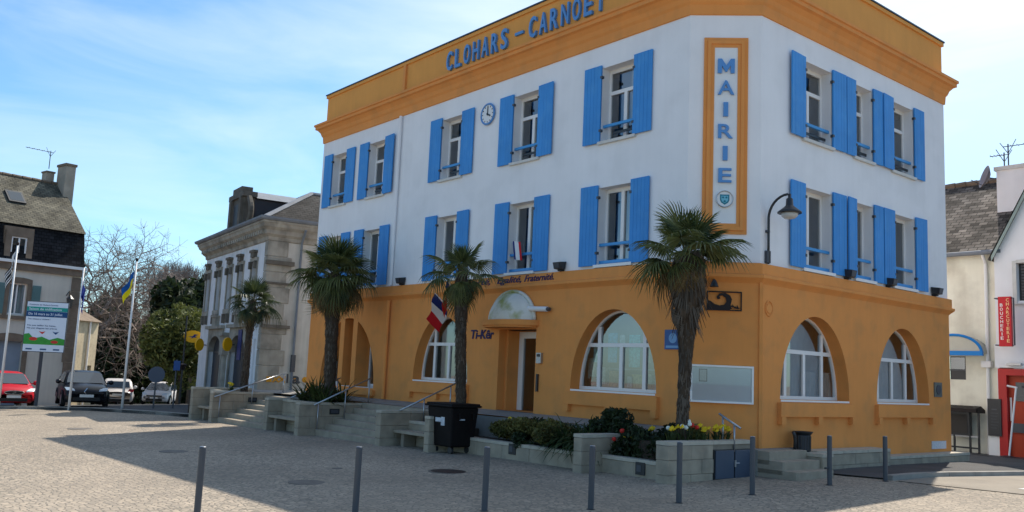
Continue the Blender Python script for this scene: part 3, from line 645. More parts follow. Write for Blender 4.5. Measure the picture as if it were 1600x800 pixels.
# vertical MAIRIE panel
t = thing('corner_sign', 'tall white MAIRIE panel in an ochre moulded frame on the chamfered corner', 'sign', tuple(FB.W(.78, -1.4, .0)))
mb = MB(); s0, s1, z0, z1 = .31, 1.26, -1.40, 2.98
for k, (e0, e1, dd) in enumerate(((0, .075, .04), (.075, .15, .075), (.15, .225, .05))):
    fbox(mb, FB, s0+e0, s0+e1, z0+e0, z1-e0, 0, dd); fbox(mb, FB, s1-e1, s1-e0, z0+e0, z1-e0, 0, dd)
    fbox(mb, FB, s0+e1, s1-e1, z1-e1, z1-e0, 0, dd-.001); fbox(mb, FB, s0+e1, s1-e1, z0+e0, z0+e1, 0, dd-.001)
mb.build('frame', ORANGE, t)
mb = MB(); fbox(mb, FB, .535, 1.035, z0+.225, z1-.225, 0, .035); mb.build('panel', WHITEP, t)
for ch, z, w2 in zip('MAIRIE', (2.16, 1.68, 1.19, .70, .21, -.28), (.36, .35, .10, .31, .10, .28)):
    mb = MB()
    if ch == 'M':
        h_, k_ = .325, .18; c_ = .785
        fbox(mb, FB, c_-k_, c_-k_+.085, z, z+h_, .036, .085); fbox(mb, FB, c_+k_-.085, c_+k_, z, z+h_, .036, .085)
        for q in (-1, 1):
            P_ = [(c_+q*k_, z+h_), (c_+q*(k_-.10), z+h_), (c_-q*.0, z+.10), (c_+q*.0, z+.0), (c_+q*.04, z+.0)]
            P_ = [(c_+q*(k_-.084), z+h_-.001), (c_+q*(k_-.084), z+h_-.15), (c_+q*.012, z+.03), (c_, z+.03), (c_, z+.17)]
            mb.add([FB.W(a, b, .083) for a, b in P_]+[FB.W(a, b, .036) for a, b in P_], [(0, 1, 2, 3, 4), (5, 6, 7, 8, 9)]+[(i, (i+1) % 5, (i+1) % 5+5, i+5) for i in range(5)])
    else: ftext(mb, FB, ch, .785, z, .325, .036, .085, width=w2, bold=.012)
    mb.build('letter', LETTER, t)
def disc(mb, F, s, z, d0, d1, r, n=24, mat=0): mb.lathe([(r, 0), (r, d1-d0)], F.W(s, z, d0), n, mat, axis=F.n)
t = thing('crest_plaque', 'round white plaque with a teal shield below the MAIRIE letters', 'crest', tuple(FB.W(.78, -.83, .03)))
mb = MB(); disc(mb, FB, .785, -.65, .035, .07, .185, 28); mb.build('plaque', WHITEP, t)
mb = MB(); pts = [FB.W(.785+.175*math.cos(2*math.pi*i/28), -.65+.175*math.sin(2*math.pi*i/28), .075) for i in range(29)]; mb.tube(pts, .012, 6, caps=False); mb.build('rim', STEEL, t)
TEAL = mat('teal enamel', lin(25, 120, 140), 0.4, 0.05); TEALL = mat('pale teal enamel', lin(120, 190, 210), 0.4, 0.05)
def shield(k): return [(-.10*k, .10*k), (.10*k, .10*k), (.10*k, -.02*k), (.075*k, -.075*k), (0, -.125*k), (-.075*k, -.075*k), (-.10*k, -.02*k)]
for k, d, m_, nm in ((1, .074, TEAL, 'shield_border'), (.72, .078, TEALL, 'shield_field')):
    p_ = shield(k); mb = MB(); mb.add([FB.W(.785+x, -.65+z, d) for x, z in p_], [tuple(range(7))]); mb.add([FB.W(.785+x, -.65+z, d) for x, z in p_]+[FB.W(.785+x, -.65+z, d-.006) for x, z in p_], [(i, (i+1) % 7, (i+1) % 7+7, i+7) for i in range(7)]); mb.build(nm, m_, t)
mb = MB()
for x, z, r in ((-.035, .035, .022), (.035, .035, .022), (0, -.05, .025)): disc(mb, FB, .785+x, -.65+z, .076, .083, r, 10)
mb.build('charge', TEAL, t)
# clock
t = thing('wall_clock', 'round white clock with a blue rim showing four on the white front', 'clock', tuple(FA.W(-7.15, 2.34, 0)))
mb = MB(); disc(mb, FA, -7.15, 2.665, 0, .05, .29, 36); mb.build('dial', WHITEP, t)
mb = MB(); mb.tube([FA.W(-7.15+.29*math.cos(2*math.pi*i/40), 2.665+.29*math.sin(2*math.pi*i/40), .045) for i in range(41)], .030, 8, caps=False); mb.build('rim', LETTER, t)
for k in range(12):
    an = math.pi/6*k; r0, r1 = .205, .25; ux, uz = math.sin(an), math.cos(an); wd = .014
    mb = MB(); mb.add([FA.W(-7.15+ux*r+uz*q*wd, 2.665+uz*r-ux*q*wd, .054) for r in (r0, r1) for q in (-1, 1)], [(0, 1, 3, 2)]); mb.build('hour_mark', DARKM, t)
for nm, an, ln, wd in (('hour_hand', math.radians(118), .15, .022), ('minute_hand', math.radians(2), .22, .016)):
    ux, uz = math.sin(an), math.cos(an); mb = MB()
    mb.add([FA.W(-7.15+ux*r+uz*q*wd, 2.665+uz*r-ux*q*wd, d) for r in (-.04, ln) for q in (-1, 1) for d in (.058, .066)], [(0, 1, 3, 2), (4, 6, 7, 5), (0, 4, 5, 1), (2, 3, 7, 6), (0, 2, 6, 4), (1, 5, 7, 3)]); mb.build(nm, DARKM, t)
# motto and Breton name
t = thing('motto_lettering', 'violet italic words Liberté, Egalité, Fraternité above the entrance', 'lettering', tuple(FA.W(-6, -2.24, .09)))
for body, s, wd in (('Liberté,', -7.9, 1.28), ('Egalité,', -6.32, 1.0), ('Fraternité.', -5.2, 1.12)):
    mb = MB(); ftext(mb, FA, body, s, -2.20, .17, .086, .10, width=wd, shear=.35, bold=.012, align='L'); mb.build('word', MOTTO, t)
t = thing('name_lettering', 'violet lettering Ti-Kêr on the ochre wall left of the entrance', 'lettering', tuple(FA.W(-6.9, -3.66, D0)))
mb = MB(); ftext(mb, FA, 'Ti-Kêr', -7.42, -3.66, .25, D0, D0+.02, width=1.0, shear=.15, bold=.02, align='L'); mb.build('word', MOTTO, t)
# floodlights on the ledge
def floodlight(F, s, label, z=-1.90):
    t = thing('floodlight', label, 'floodlight', tuple(F.W(s, z-.1, .08)), group='floodlights on the ledge')
    mb = MB(); fbox(mb, F, s-.05, s+.05, z-.11, z-.05, 0, .14); mb.build('bracket', DARKM, t)
    mb = MB(); M_ = [F.W(s+a, z+b, d) for a, b, d in ((-.11, -.07, .05), (.11, -.07, .05), (.13, .13, .02), (-.13, .13, .02), (-.10, -.06, .22), (.10, -.06, .22), (.12, .10, .25), (-.12, .10, .25))]
    mb.add(M_, [(0, 1, 2, 3), (4, 7, 6, 5), (0, 4, 5, 1), (1, 5, 6, 2), (2, 6, 7, 3), (3, 7, 4, 0)]); mb.build('housing', DARKM, t)
    mb = MB(); mb.add([F.W(s+a, z+b, d) for a, b, d in ((-.09, -.04, .228), (.09, -.04, .228), (.105, .08, .253), (-.105, .08, .253))], [(0, 1, 2, 3)]); mb.build('lens', GREYM, t)
floodlight(FA, -3.85, 'black floodlight right of the flag window')
floodlight(FA, -11.04, 'black floodlight beside the painted downpipe')
floodlight(FB, .62, 'floodlight behind the palm crown under the MAIRIE panel')
floodlight(FC, 4.51, 'black floodlight below the first shutter pair of the right front')
floodlight(FC, 6.49, 'black floodlight below the second shutter pair of the right front')
floodlight(FC, 8.97, 'black floodlight nearest the right end of the white wall')
# gooseneck lamp
t = thing('wall_lamp', 'dark gooseneck wall lamp with a bell shade beside the corner', 'lamp', tuple(FC.W(1.31, -2.0, .0)))
pp = [FC.W(1.31, z, .06) for z in (-2.0, -1.5, -1.0)]+[FC.W(1.31, -1.02+.48*math.sin(a), .06+.47*(1-math.cos(a))) for a in [math.pi/2*k/8 for k in range(1, 9)]]
mb = MB(); mb.tube(pp, .028, 8); mb.build('arm', DARKM, t, smooth=True)
mb = MB(); fbox(mb, FC, 1.25, 1.37, -1.98, -1.72, .001, .08); fbox(mb, FC, 1.27, 1.35, -1.32, -1.27, .001, .07); mb.build('bracket', GREYM, t)
hx = FC.W(1.31, -.07, .57)
mb = MB(); mb.lathe([(.03, -.47), (.03, -.55), (.07, -.58), (.08, -.72), (.10, -.74), (.17, -.80), (.25, -.86), (.25, -.89), (.20, -.88)], hx, 20); mb.build('shade', DARKM, t, smooth=True)
LENS = mat('frosted lens', (0.55, 0.55, 0.55), 0.25, 0.02, spec=0.6)
mb = MB(); mb.lathe([(.185, -.88), (.165, -.95), (.11, -1.0), (.0, -1.02)], hx, 20); mb.build('diffuser', LENS, t, smooth=True)
# tube lamp by the dome
t = thing('tube_lamp', 'white horizontal tube lamp right of the entrance dome', 'lamp', tuple(FA.W(-4.5, -3.0, D0)))
mb = MB(); mb.tube([FA.W(-4.93, -2.91, .14), FA.W(-4.22, -2.94, .14)], .065, 12); mb.build('tube', WHITEP, t)
mb = MB(); mb.tube([FA.W(-4.22, -2.94, .14), FA.W(-4.14, -2.945, .14)], .05, 12); mb.build('end_cap', GREYM, t)
mb = MB(); fbox(mb, FA, -4.6, -4.5, -2.97, -2.87, D0, .10); mb.build('bracket', GREYM, t)
# intercom and handle plate
t = thing('intercom', 'small steel intercom box on the wall right of the entrance', 'intercom', tuple(FA.W(-4.5, -4.25, D0)))
mb = MB(); fbox(mb, FA, -4.62, -4.44, -4.28, -4.02, D0, D0+.07); mb.build('housing', STEEL, t)
mb = MB(); fbox(mb, FA, -4.59, -4.47, -4.12, -4.05, D0+.07, D0+.075); mb.build('screen', DARKM, t)
mb = MB(); fbox(mb, FA, -4.62, -4.56, -4.98, -4.55, D0, D0+.05); tag(mb.build('letter_slot', DARKM), 'narrow black vertical plate on the wall below the intercom', 'plate')
# square plaques
PLQB = mat('blue enamel plaque', lin(60, 95, 150), 0.4, 0.12, 9); PLQL = mat('pale blue enamel', lin(120, 160, 200), 0.4, 0.1)
t = thing('heritage_plaque', 'square blue enamel plaque with a round emblem left of the right palm', 'plaque', tuple(FA.W(-.28, -3.9, D0)))
mb = MB(); fbox(mb, FA, -.50, -.05, -3.9, -3.48, D0, D0+.03); mb.build('panel', PLQB, t)
mb = MB(); disc(mb, FA, -.27, -3.66, D0+.03, D0+.037, .11, 20); mb.build('emblem', PLQL, t)
mb = MB(); fbox(mb, FA, -.46, -.09, -3.87, -3.82, D0+.03, D0+.034); mb.build('text_band', PLQL, t)
PLQG = mat('grey metal plaque', lin(110, 112, 105), 0.5, 0.2, 12)
t = thing('metal_plaque', 'small grey metal plaque with round relief at the right end of the ochre wall', 'plaque', tuple(FC.W(9.1, -4.68, D0)))
mb = MB(); fbox(mb, FC, 8.88, 9.30, -4.68, -4.30, D0, D0+.03); mb.build('panel', PLQG, t)
mb = MB(); disc(mb, FC, 9.09, -4.49, D0+.03, D0+.045, .13, 18); mb.build('relief', GREYM, t)
mb = MB(); mb.tube([FC.W(1.38+.13*math.cos(2*math.pi*i/24), -2.95+.16*math.sin(2*math.pi*i/24), D0+.008) for i in range(25)], .018, 6, caps=False); disc(mb, FC, 1.38, -2.95, D0, D0+.018, .1, 18)
tag(mb.build('relief_disc', ORANGE, smooth=False), 'round ochre relief disc in the wall under the gooseneck lamp', 'relief')
SIGNW = mat('small white label', (0.6, 0.62, 0.66), 0.5, 0.15, 20)
mb = MB(); fbox(mb, FC, 8.7, 9.5, -6.03, -5.83, D0, D0+.02); tag(mb.build('base_label', SIGNW), 'small white label low on the wall at the right corner', 'label plate')
# wave panel
t = thing('wave_panel', 'dark iron frame with a curling wave and birds on the chamfered corner', 'wall art', tuple(FB.W(.81, -3.05, D0)))
s0, s1, z0, z1 = .44, 1.17, -3.05, -2.64; mb = MB()
for a, b, c_, e in ((s0, s0+.025, z0, z1), (s1-.025, s1, z0, z1), (s0+.025, s1-.025, z0, z0+.025), (s0+.025, s1-.025, z1-.025, z1)): fbox(mb, FB, a, b, c_, e, D0+.02, D0+.05)
mb.build('frame', IRON, t)
wv = [(0, 0), (.46, 0), (.47, .10), (.50, .22), (.46, .30), (.36, .355), (.24, .34), (.18, .27), (.20, .21), (.26, .23), (.24, .28), (.30, .30), (.37, .25), (.385, .17), (.34, .10), (.24, .08), (.14, .11), (.06, .17), (0, .19)]
def plate(mb, F, pts, d0, d1, sx, sz):
    n = len(pts); A = [F.W(sx+x, sz+z, d1) for x, z in pts]; B = [F.W(sx+x, sz+z, d0) for x, z in pts]
    mb.add(A+B, [tuple(range(n)), tuple(range(n, 2*n))]+[(i, (i+1) % n, (i+1) % n+n, i+n) for i in range(n)])
mb = MB(); plate(mb, FB, wv, D0+.022, D0+.04, s0+.025, z0+.025); mb.build('wave', IRON, t)
for x, z, k in ((.53, .09, 1.0), (.62, .06, 1.3), (.49, .05, .8)):
    mb = MB(); plate(mb, FB, [(-.05*k, 0), (-.02*k, .03*k), (0, .01*k), (.01*k, .055*k), (.03*k, .015*k), (.06*k, 0), (.02*k, -.012*k)], D0+.022, D0+.036, s0+x, z0+z); mb.build('bird', IRON, t)
t = thing('picture_lamp', 'little dark hooded lamp just above the wave panel', 'lamp', tuple(FB.W(.58, -2.56, D0)))
mb = MB(); mb.lathe([(.02, .14), (.05, .10), (.09, 0), (.09, -.02), (.06, -.02)], FB.W(.58, -2.54, D0+.11), 14); mb.build('hood', DARKM, t, smooth=True)
mb = MB(); mb.tube([FB.W(.58, -2.40, D0+.11), FB.W(.58, -2.38, D0)], .012, 6); mb.build('bracket', DARKM, t)
# notice board
t = thing('notice_board', 'wide glazed notice board in white frame on the corner wall', 'notice board', tuple(FB.W(.81, -4.98, D0)))
s0, s1, z0, z1 = .12, 1.42, -4.98, -4.20; mb = MB()
for a, b, c_, e in ((s0, s0+.04, z0, z1), (s1-.04, s1, z0, z1), (s0+.04, s1-.04, z0, z0+.04), (s0+.04, s1-.04, z1-.04, z1)): fbox(mb, FB, a, b, c_, e, D0, D0+.10)
mb.build('frame', PVC, t)
NBB = mat('pale board', (0.62, 0.76, 0.86), 0.6, 0.05)
mb = MB(); fbox(mb, FB, s0+.04, s1-.04, z0+.04, z1-.04, D0, D0+.05); mb.build('back_board', NBB, t)
mb = MB(); fbox(mb, FB, .30, .47, -4.55, -4.29, D0+.05, D0+.056); mb.build('notice_border', MOTTO, t)
mb = MB(); fbox(mb, FB, .315, .455, -4.535, -4.305, D0+.056, D0+.058); mb.build('notice_sheet', mat('notice paper', (.55, .62, .66), .8, .1, 30), t)
_g = GLASS; GLASS = CLEARG
pane(FB, [(s0+.04, z0+.04), (s1-.04, z0+.04), (s1-.04, z1-.04), (s0+.04, z1-.04)], D0+.085, t)
GLASS = _g

# flags on the front
FB_ = [mat('flag blue', lin(30, 45, 110), 0.8, 0.05), mat('flag white', (0.75, 0.75, 0.75), 0.8, 0.04), mat('flag red', lin(200, 30, 40), 0.8, 0.05)]
def flag_cloth(name, parent, fn, nu, nv, mats, pick):
    mb = MB(); vs = [fn(i/nu, j/nv) for i in range(nu+1) for j in range(nv+1)]
    for i in range(nu):
        for j in range(nv):
            mb.f.append((i*(nv+1)+j, (i+1)*(nv+1)+j, (i+1)*(nv+1)+j+1, i*(nv+1)+j+1)); mb.m.append(pick((i+.5)/nu, (j+.5)/nv))
    mb.v = [tuple(v) for v in vs]; return mb.build(name, mats, parent, smooth=True)
def wall_flag(base, tip, L_, H_, label, droop, side):
    t = thing('wall_flag', label, 'flag', tuple(base), group='French flags on the front')
    mb = MB(); mb.tube([base, tip], .015, 6); mb.build('staff', WHITEP, t); ax = (tip-base).normalized()
    def fn(u, v):
        p = tip-ax*(v*H_); q = p+Vector(side)*(u*L_*.55)+Vector((0, 0, -1))*(u*L_*droop)
        return q+FA.n*(.05*math.sin(u*7+v*2))
    flag_cloth('cloth', t, fn, 12, 6, FB_, lambda u, v: min(2, int(u*3)))
b0 = FA.W(-8.35, -2.65, D0)
wall_flag(b0, FA.W(-7.9, -2.0, .55), .85, .55, 'French flag hanging by the palm trunk above the arch', .75, (-.35, -.1, -.2))
wall_flag(FA.W(-8.45, -2.85, D0), FA.W(-8.45, -2.42, .60), 1.05, .60, 'French flag drooping over the left of the arched window', .62, (-.72, .1, -.1))
t = thing('small_flag', 'small French flag fixed to the rail of an upper window', 'flag', tuple(FA.W(-5.75, -1.6, -.05)))
mb = MB(); mb.tube([FA.W(-5.72, -1.72, -.06), FA.W(-5.80, -1.05, .06)], .010, 6); mb.build('staff', WHITEP, t)
flag_cloth('cloth', t, lambda u, v: FA.W(-5.80+.32*u+.10*v, -1.08-.5*v-.05*u, .05+.03*math.sin(6*u)), 9, 4, FB_, lambda u, v: min(2, int(u*3)))

# ------------------------------------------------------------------ planters, stairs, benches
def stonewall(label, x0, x1, y0, y1, ztop, cope=True, bl=.75, ch_=.30, name='planter_wall', group=None, hole=None):
    zb = min(gz(x0, y0), gz(x1, y0), gz(x0, y1), gz(x1, y1))-.12
    t = thing(name, label, 'wall', ((x0+x1)/2, (y0+y1)/2, zb), group=group)
    zc = ztop-(.07 if cope else 0)
    mb = MB(); i_ = .012; mb.box(x0+i_, x1-i_, y0+i_, y1-i_, zb, zc-.005); mb.build('core', STONEJ, t)
    along_x = (x1-x0) >= (y1-y0); a0, a1 = (x0, x1) if along_x else (y0, y1)
    nc = max(1, round((zc-zb)/ch_)); hh = (zc-zb)/nc
    for k in range(nc):
        n = max(1, round((a1-a0)/bl)); L_ = (a1-a0)/n
        cuts = [a0+L_*i for i in range(n+1)]
        if k % 2 and n > 1: cuts = [a0]+[a0+L_*(i+.5) for i in range(n)]+[a1]
        for p, q in zip(cuts, cuts[1:]):
            g = .004; j = rnd.uniform(-.004, .006)
            zz0, zz1 = zb+k*hh+g, zb+(k+1)*hh-g
            if hole and hole[0] < (p+q)/2 < hole[1] and zz1 > hole[2]+.02 and zz0 < hole[3]: continue
            if along_x: block('stone_block', t, p+g, q-g, y0-j, y1+j, zz0, zz1, STONE)
            else: block('stone_block', t, x0-j, x1+j, p+g, q-g, zz0, zz1, STONE)
    if cope:
        n = max(1, round((a1-a0)/1.2)); L_ = (a1-a0)/n
        for i in range(n):
            p, q = a0+i*L_+.003, a0+(i+1)*L_-.003
            if along_x: block('coping_stone', t, p, q, y0-.012, y1+.012, zc, ztop, COPING)
            else: block('coping_stone', t, x0-.012, x1+.012, p, q, zc, ztop, COPING)
    return t
stonewall('stone end wall at the far left of the terrace beside the street', -19.85, -19.62, -3.05, -.8, -5.53)
stonewall('back wall of the leftmost bench recess', -19.62, -18.2, -2.45, -2.25, -5.60)
stonewall('stair cheek wall left of the far flight with a pale edge', -18.2, -17.95, -2.98, -.76, -5.62)
stonewall('stair cheek wall right of the far flight', -14.16, -13.92, -2.82, -.76, -5.64)
stonewall('back wall of the middle bench recess', -13.92, -11.74, -2.35, -2.15, -5.66)
stonewall('stair cheek wall in front of the bushy palm', -11.74, -11.5, -2.98, -.76, -5.645)
stonewall('stair cheek wall right of the near flight', -7.9, -7.67, -2.62, -.76, -5.645)
stonewall('back wall of the bench recess beside the wheeled bin', -7.67, -5.92, -1.75, -1.58, -5.90)
stonewall('slim pale stone pier touching the wheeled bin', -5.92, -5.72, -2.46, -1.4, -5.67)
stonewall('low planter wall under the hanging strap leaves', -5.72, -1.0, -1.72, -1.50, -6.12, bl=.9)
stonewall('stone cross wall standing out between the two low planters', -1.0, -.76, -2.20, -.5, -5.705)
stonewall('low planter wall under the tulips and dark shrub', -.76, .98, -1.62, -1.42, -6.11, bl=.9)
stonewall('tall planter wall with the blue cabinet doors at the corner', .98, 1.27, -1.98, .70, -5.685, bl=.6, hole=(-.62, .62, -6.42, -5.86))
stonewall('low ledge wall along the right front near the steps', 1.15, 1.62, 2.45, 5.6, -5.915, bl=.9)
stonewall('lower ledge wall at the right end of the right front', 1.15, 1.50, 5.6, 10.1, -6.11, bl=.9)
stonewall('short stone pier beside the trash can', 1.15, 2.0, 2.05, 2.45, -5.93, bl=.6)
# soil beds
for k, (x0, x1, y0, y1, z) in enumerate([(-22, -18.2, -2.3, -.78, -5.72), (-13.92, -11.74, -2.16, -.78, -5.76), (-7.67, -5.92, -1.6, -.78, -5.98), (-5.72, -1.0, -1.52, -.78, -6.16), (-.76, .98, -1.44, -.2, -6.14), (.0, .98, -1.40, .10, -5.76)]):
    mb = MB(); mb.box(x0, x1, y0, y1, -7.2, z); struct(mb.build('planting_bed', SOIL))
# flights of steps
def stairs(label, x0, x1, yf, ztop, n, run=.32):
    zg = gz((x0+x1)/2, yf); t = thing('stairs', label, 'stairs', ((x0+x1)/2, yf, zg), group=None); r = (ztop-zg)/n
    for k in range(n):
        y0 = yf+k*run; zt = zg+(k+1)*r
        L_ = (x1-x0)/2; 
        for i in range(2):
            block('step', t, x0+i*L_+.003, x0+(i+1)*L_-.003, y0-.02, (y0+run+.03) if k < n-1 else max(y0+run, -.7), zt-r-.10, zt, STEPM)
    return t
stairs('near flight of granite steps between cheek walls', -11.5, -7.9, -2.42, -5.63, 6, .30)
stairs('far flight of granite steps behind the left handrail', -17.95, -14.16, -2.75, -5.72, 6, .34)
t = thing('stairs', 'three short steps beside the blue cabinet at the corner', 'stairs', (1.7, 1.2, -6.4))
for k in range(3):
    z = -6.39+.17*(k+1); block('step', t, 1.27, 2.25-.31*k, .705, 2.05, z-.27, z, STEPM)
# benches
def bench(label, x0, x1, y0, y1, z):
    t = thing('bench', label, 'bench', ((x0+x1)/2, y0, gz((x0+x1)/2, y0)), group=None)
    block('seat_slab', t, x0, x1, y0, y1, z-.07, z, STEPM)
    for x in (x0+.25, x1-.35): block('support', t, x, x+.14, y0+.1, y1-.02, gz(x, y0)-.1, z-.07, STONEJ)
bench('stone bench slab in the leftmost recess', -19.6, -18.22, -2.85, -2.46, -6.18)
bench('stone bench slab in the recess left of the near steps', -13.9, -11.76, -2.80, -2.36, -6.15)
bench('dark stone bench slab beside the wheeled bin', -7.65, -5.94, -2.25, -1.76, -6.13)
# step lights
def step_light(label, face, a, z, c):
    mb = MB()
    if face == 'x': x, = c; mb.box(x, x+.02, a-.16, a+.16, z-.08, z+.08); e = (x+.02, x+.026, a-.12, a+.12, z-.045, z+.045)
    else: y, = c; mb.box(a-.12, a+.12, y-.02, y, z-.12, z+.12); e = (a-.085, a+.03, y-.027, y-.02, z-.06, z+.06)
    t = thing('step_light', label, 'light', (0, 0, 0)); 
    mb.build('housing', DARKM, t); mb2 = MB(); mb2.box(*e); mb2.build('lens', GREYM, t)
step_light('dark step light set in the cheek wall of the near flight', 'x', -1.85, -5.90, (-11.49,))
step_light('dark step light set in the cheek wall of the far flight', 'x', -1.55, -5.88, (-17.94,))
step_light('square dark wall light under the strap leaves', 'y', -3.45, -6.25, (-1.725,))
step_light('square dark wall light in the low wall under the dark shrub', 'y', .30, -6.28, (-1.625,))
# electric cabinet doors
t = thing('electric_cabinet', 'slate blue two-door metal cabinet set into the corner planter', 'cabinet', (1.27, 0, -6.42))
mb = MB(); mb.box(1.15, 1.285, -.63, .63, -6.43, -5.85); mb.build('frame', DARKM, t)
for y0, y1 in ((-.60, -.02), (.02, .60)):
    mb = MB(); mb.box(1.286, 1.31, y0, y1, -6.41, -5.87); soft(mb.build('door', CABM, t), .008, 1)
mb = MB(); mb.tube([(1.33, -.0, -6.12), (1.33, .12, -6.12)], .012, 6); mb.box(1.31, 1.335, -.025, .015, -6.19, -6.06); mb.build('handle', STEEL, t)
# handrails
def handrail(label, path, posts, r=.024):
    t = thing('handrail', label, 'handrail', tuple(path[0]))
    mb = MB(); mb.tube(path, r, 8); mb.build('rail', STEEL, t, smooth=True)
    for p, zb in posts: mb = MB(); mb.tube([(p[0], p[1], zb), p], r*.8, 8); mb.build('post', STEEL, t, smooth=True)
handrail('steel handrail rising beside the far flight of steps', [Vector((-17.88, -2.95, -5.80)), Vector((-17.88, -.35, -4.88))], [((-17.88, -2.75, -5.75), -6.6), ((-17.88, -1.6, -5.33), -6.1), ((-17.88, -.45, -4.93), -5.75)])
handrail('steel handrail behind the bushy palm shrubs', [Vector((-13.85, -2.1, -5.62)), Vector((-13.85, -.4, -4.95))], [((-13.85, -.5, -5.0), -5.7)])
handrail('steel handrail rising beside the near flight of steps', [Vector((-11.42, -2.56, -5.72)), Vector((-11.42, -.70, -4.88))], [((-11.42, -2.42, -5.66), -6.5), ((-11.42, -1.55, -5.27), -6.1), ((-11.42, -.76, -4.92), -5.75)])
handrail('steel handrail behind the wheeled bin', [Vector((-7.6, -2.09, -5.64)), Vector((-7.6, -.26, -4.86))], [((-7.6, -1.35, -5.33), -5.95), ((-7.6, -.5, -4.97), -5.7)])
handrail('short steel handrail sloping by the flowers at the corner', [Vector((.93, -.02, -5.18)), Vector((1.42, .02, -5.44))], [((1.02, -.015, -5.23), -5.8), ((1.28, .01, -5.37), -5.9)])

# ------------------------------------------------------------------ plaza furniture
def bollard_proto():
    t = thing('bollard', 'x', 'bollard', (0, 0, 0), group='bollards along the plaza edge')
    mb = MB(); mb.lathe([(.045, -.1), (.045, .93), (.041, .945), (.0, .95)], (0, 0, 0), 20); mb.build('post', GREYM, t, smooth=False, local=True)
    mb = MB(); mb.lathe([(.042, .951), (.037, .957), (0, .958)], (0, 0, 0), 20); mb.build('cap', STEEL, t, local=True)
    mb = MB(); mb.lathe([(.065, -.05), (.065, .006), (.048, .012)], (0, 0, 0), 20); mb.build('collar', DARKM, t, local=True)
    return t
bp = bollard_proto()
BL = [((.18, -10.24), .90, 'grey bollard nearest the left, standing against the sunlit paving'), ((1.09, -8.37), .90, 'second grey bollard from the left, at the shadow edge'),
      ((1.89, -6.72), .90, 'grey bollard in front of the low planter with strap leaves'), ((2.61, -5.29), .92, 'grey bollard in front of the stone cross wall'),
      ((2.89, -3.62), .94, 'grey bollard in front of the corner planter wall'), ((2.94, -1.75), .97, 'grey bollard in front of the blue cabinet doors'),
      ((2.93, .71), .91, 'grey bollard with a small ring in front of the right ledge wall'), ((3.19, 2.31), .87, 'grey bollard furthest right, beside the start of the kerb')]
for i, ((x, y), h, lb) in enumerate(BL):
    z = gz(x, y)
    if i == 0: o = bp; o.location = (x, y, z); o['label'] = lb
    else: o = dup(bp, (x, y, z), 0, lb)
    o.scale = (1, 1, h/.95)
mb = MB(); z = gz(2.93, .71); mb.tube([(2.93, .64, z+.33), (2.93, .55, z+.33)], .02, 8); o = mb.build('ring_lug', DARKM, None, local=True); 
o.parent = [c for c in bpy.data.objects if c.name.startswith('bollard') and c.type == 'EMPTY' and abs(c.location.y-.71) < .01][0]; o.location = -Vector(o.parent.location)
# wheeled bin
t = thing('wheeled_bin', 'large dark four-wheeled rubbish container with a worn white sticker', 'bin', (-5.45, -1.9, gz(-5.4, -2)))
bx0, bx1, by0, by1 = -5.98, -4.96, -2.36, -1.55; zb = gz(-5.4, -2)+.16; zt = -5.42
mb = MB(); A = [(bx0+.08, by0+.07, zb), (bx1-.08, by0+.07, zb), (bx1-.08, by1-.07, zb), (bx0+.08, by1-.07, zb)]; B = [(bx0, by0, zt), (bx1, by0, zt), (bx1, by1, zt), (bx0, by1, zt)]
mb.add(A+B, [(0, 3, 2, 1), (4, 5, 6, 7), (0, 1, 5, 4), (1, 2, 6, 5), (2, 3, 7, 6), (3, 0, 4, 7)]); soft(mb.build('body', BIN, t), .04, 3)
mb = MB(); mb.box(bx0-.05, bx1+.05, by0-.06, by1+.05, zt, zt+.05); mb.box(bx0-.02, bx1+.02, by0-.02, by1+.02, zt+.04, zt+.09); soft(mb.build('lid', BIN, t), .02, 2)
mb = MB(); mb.box(bx0+.35, bx0+.70, by0-.012+.02, by0+.028, -5.78, -5.68); mb.box(bx0+.58, bx0+.72, by0-.012+.022, by0+.030, -5.86, -5.66); mb.build('sticker', STICK, t)
for x in (bx0+.2, bx1-.2):
    for y in (by0+.16, by1-.16): mb = MB(); mb.lathe([(.0, -.03), (.085, -.03), (.085, .03), (0, .03)], (x, y, gz(x, y)+.085), 14, axis=(0, 1, 0)); mb.build('wheel', DARKM, t)
for y in (by0+.2, by1-.2): mb = MB(); mb.tube([(bx1-.01, y, zt-.15), (bx1+.06, y, zt-.15), (bx1+.06, y, zt-.28)], .02, 6); mb.build('lifting_lug', BIN, t)
mb = MB(); mb.box(bx1-.022, bx1-.005, by0+.25, by0+.4, zt-.30, zt-.27); mb.build('label_strip', STICK, t)
# street bin at the corner
t = thing('trash_can', 'small dark round trash can with flared rim at the ochre corner', 'trash can', (1.42, 2.2, -5.93))
mb = MB(); mb.lathe([(.135, 0), (.15, .05), (.155, .33), (.16, .34)], (1.42, 2.22, -5.93), 20); mb.build('body', GREYM, t, smooth=True)
mb = MB(); mb.lathe([(.15, .33), (.21, .41), (.22, .42), (.19, .42), (.14, .36)], (1.42, 2.22, -5.93), 20); mb.build('rim', DARKM, t, smooth=True)
mb = MB(); mb.tube([(1.42, 1.92, -5.95), (1.42, 1.93, -5.70), (1.42, 1.91, -5.60), (1.42, 1.86, -5.52)], .035, 8); mb.build('post', DARKM, t, smooth=True)
for k in range(16):
    a = 2*math.pi*k/16; mb = MB(); mb.tube([(1.42+.158*math.cos(a), 2.22+.158*math.sin(a), -5.92), (1.42+.165*math.cos(a), 2.22+.165*math.sin(a), -5.60)], .010, 4); mb.build('slat', DARKM, t)
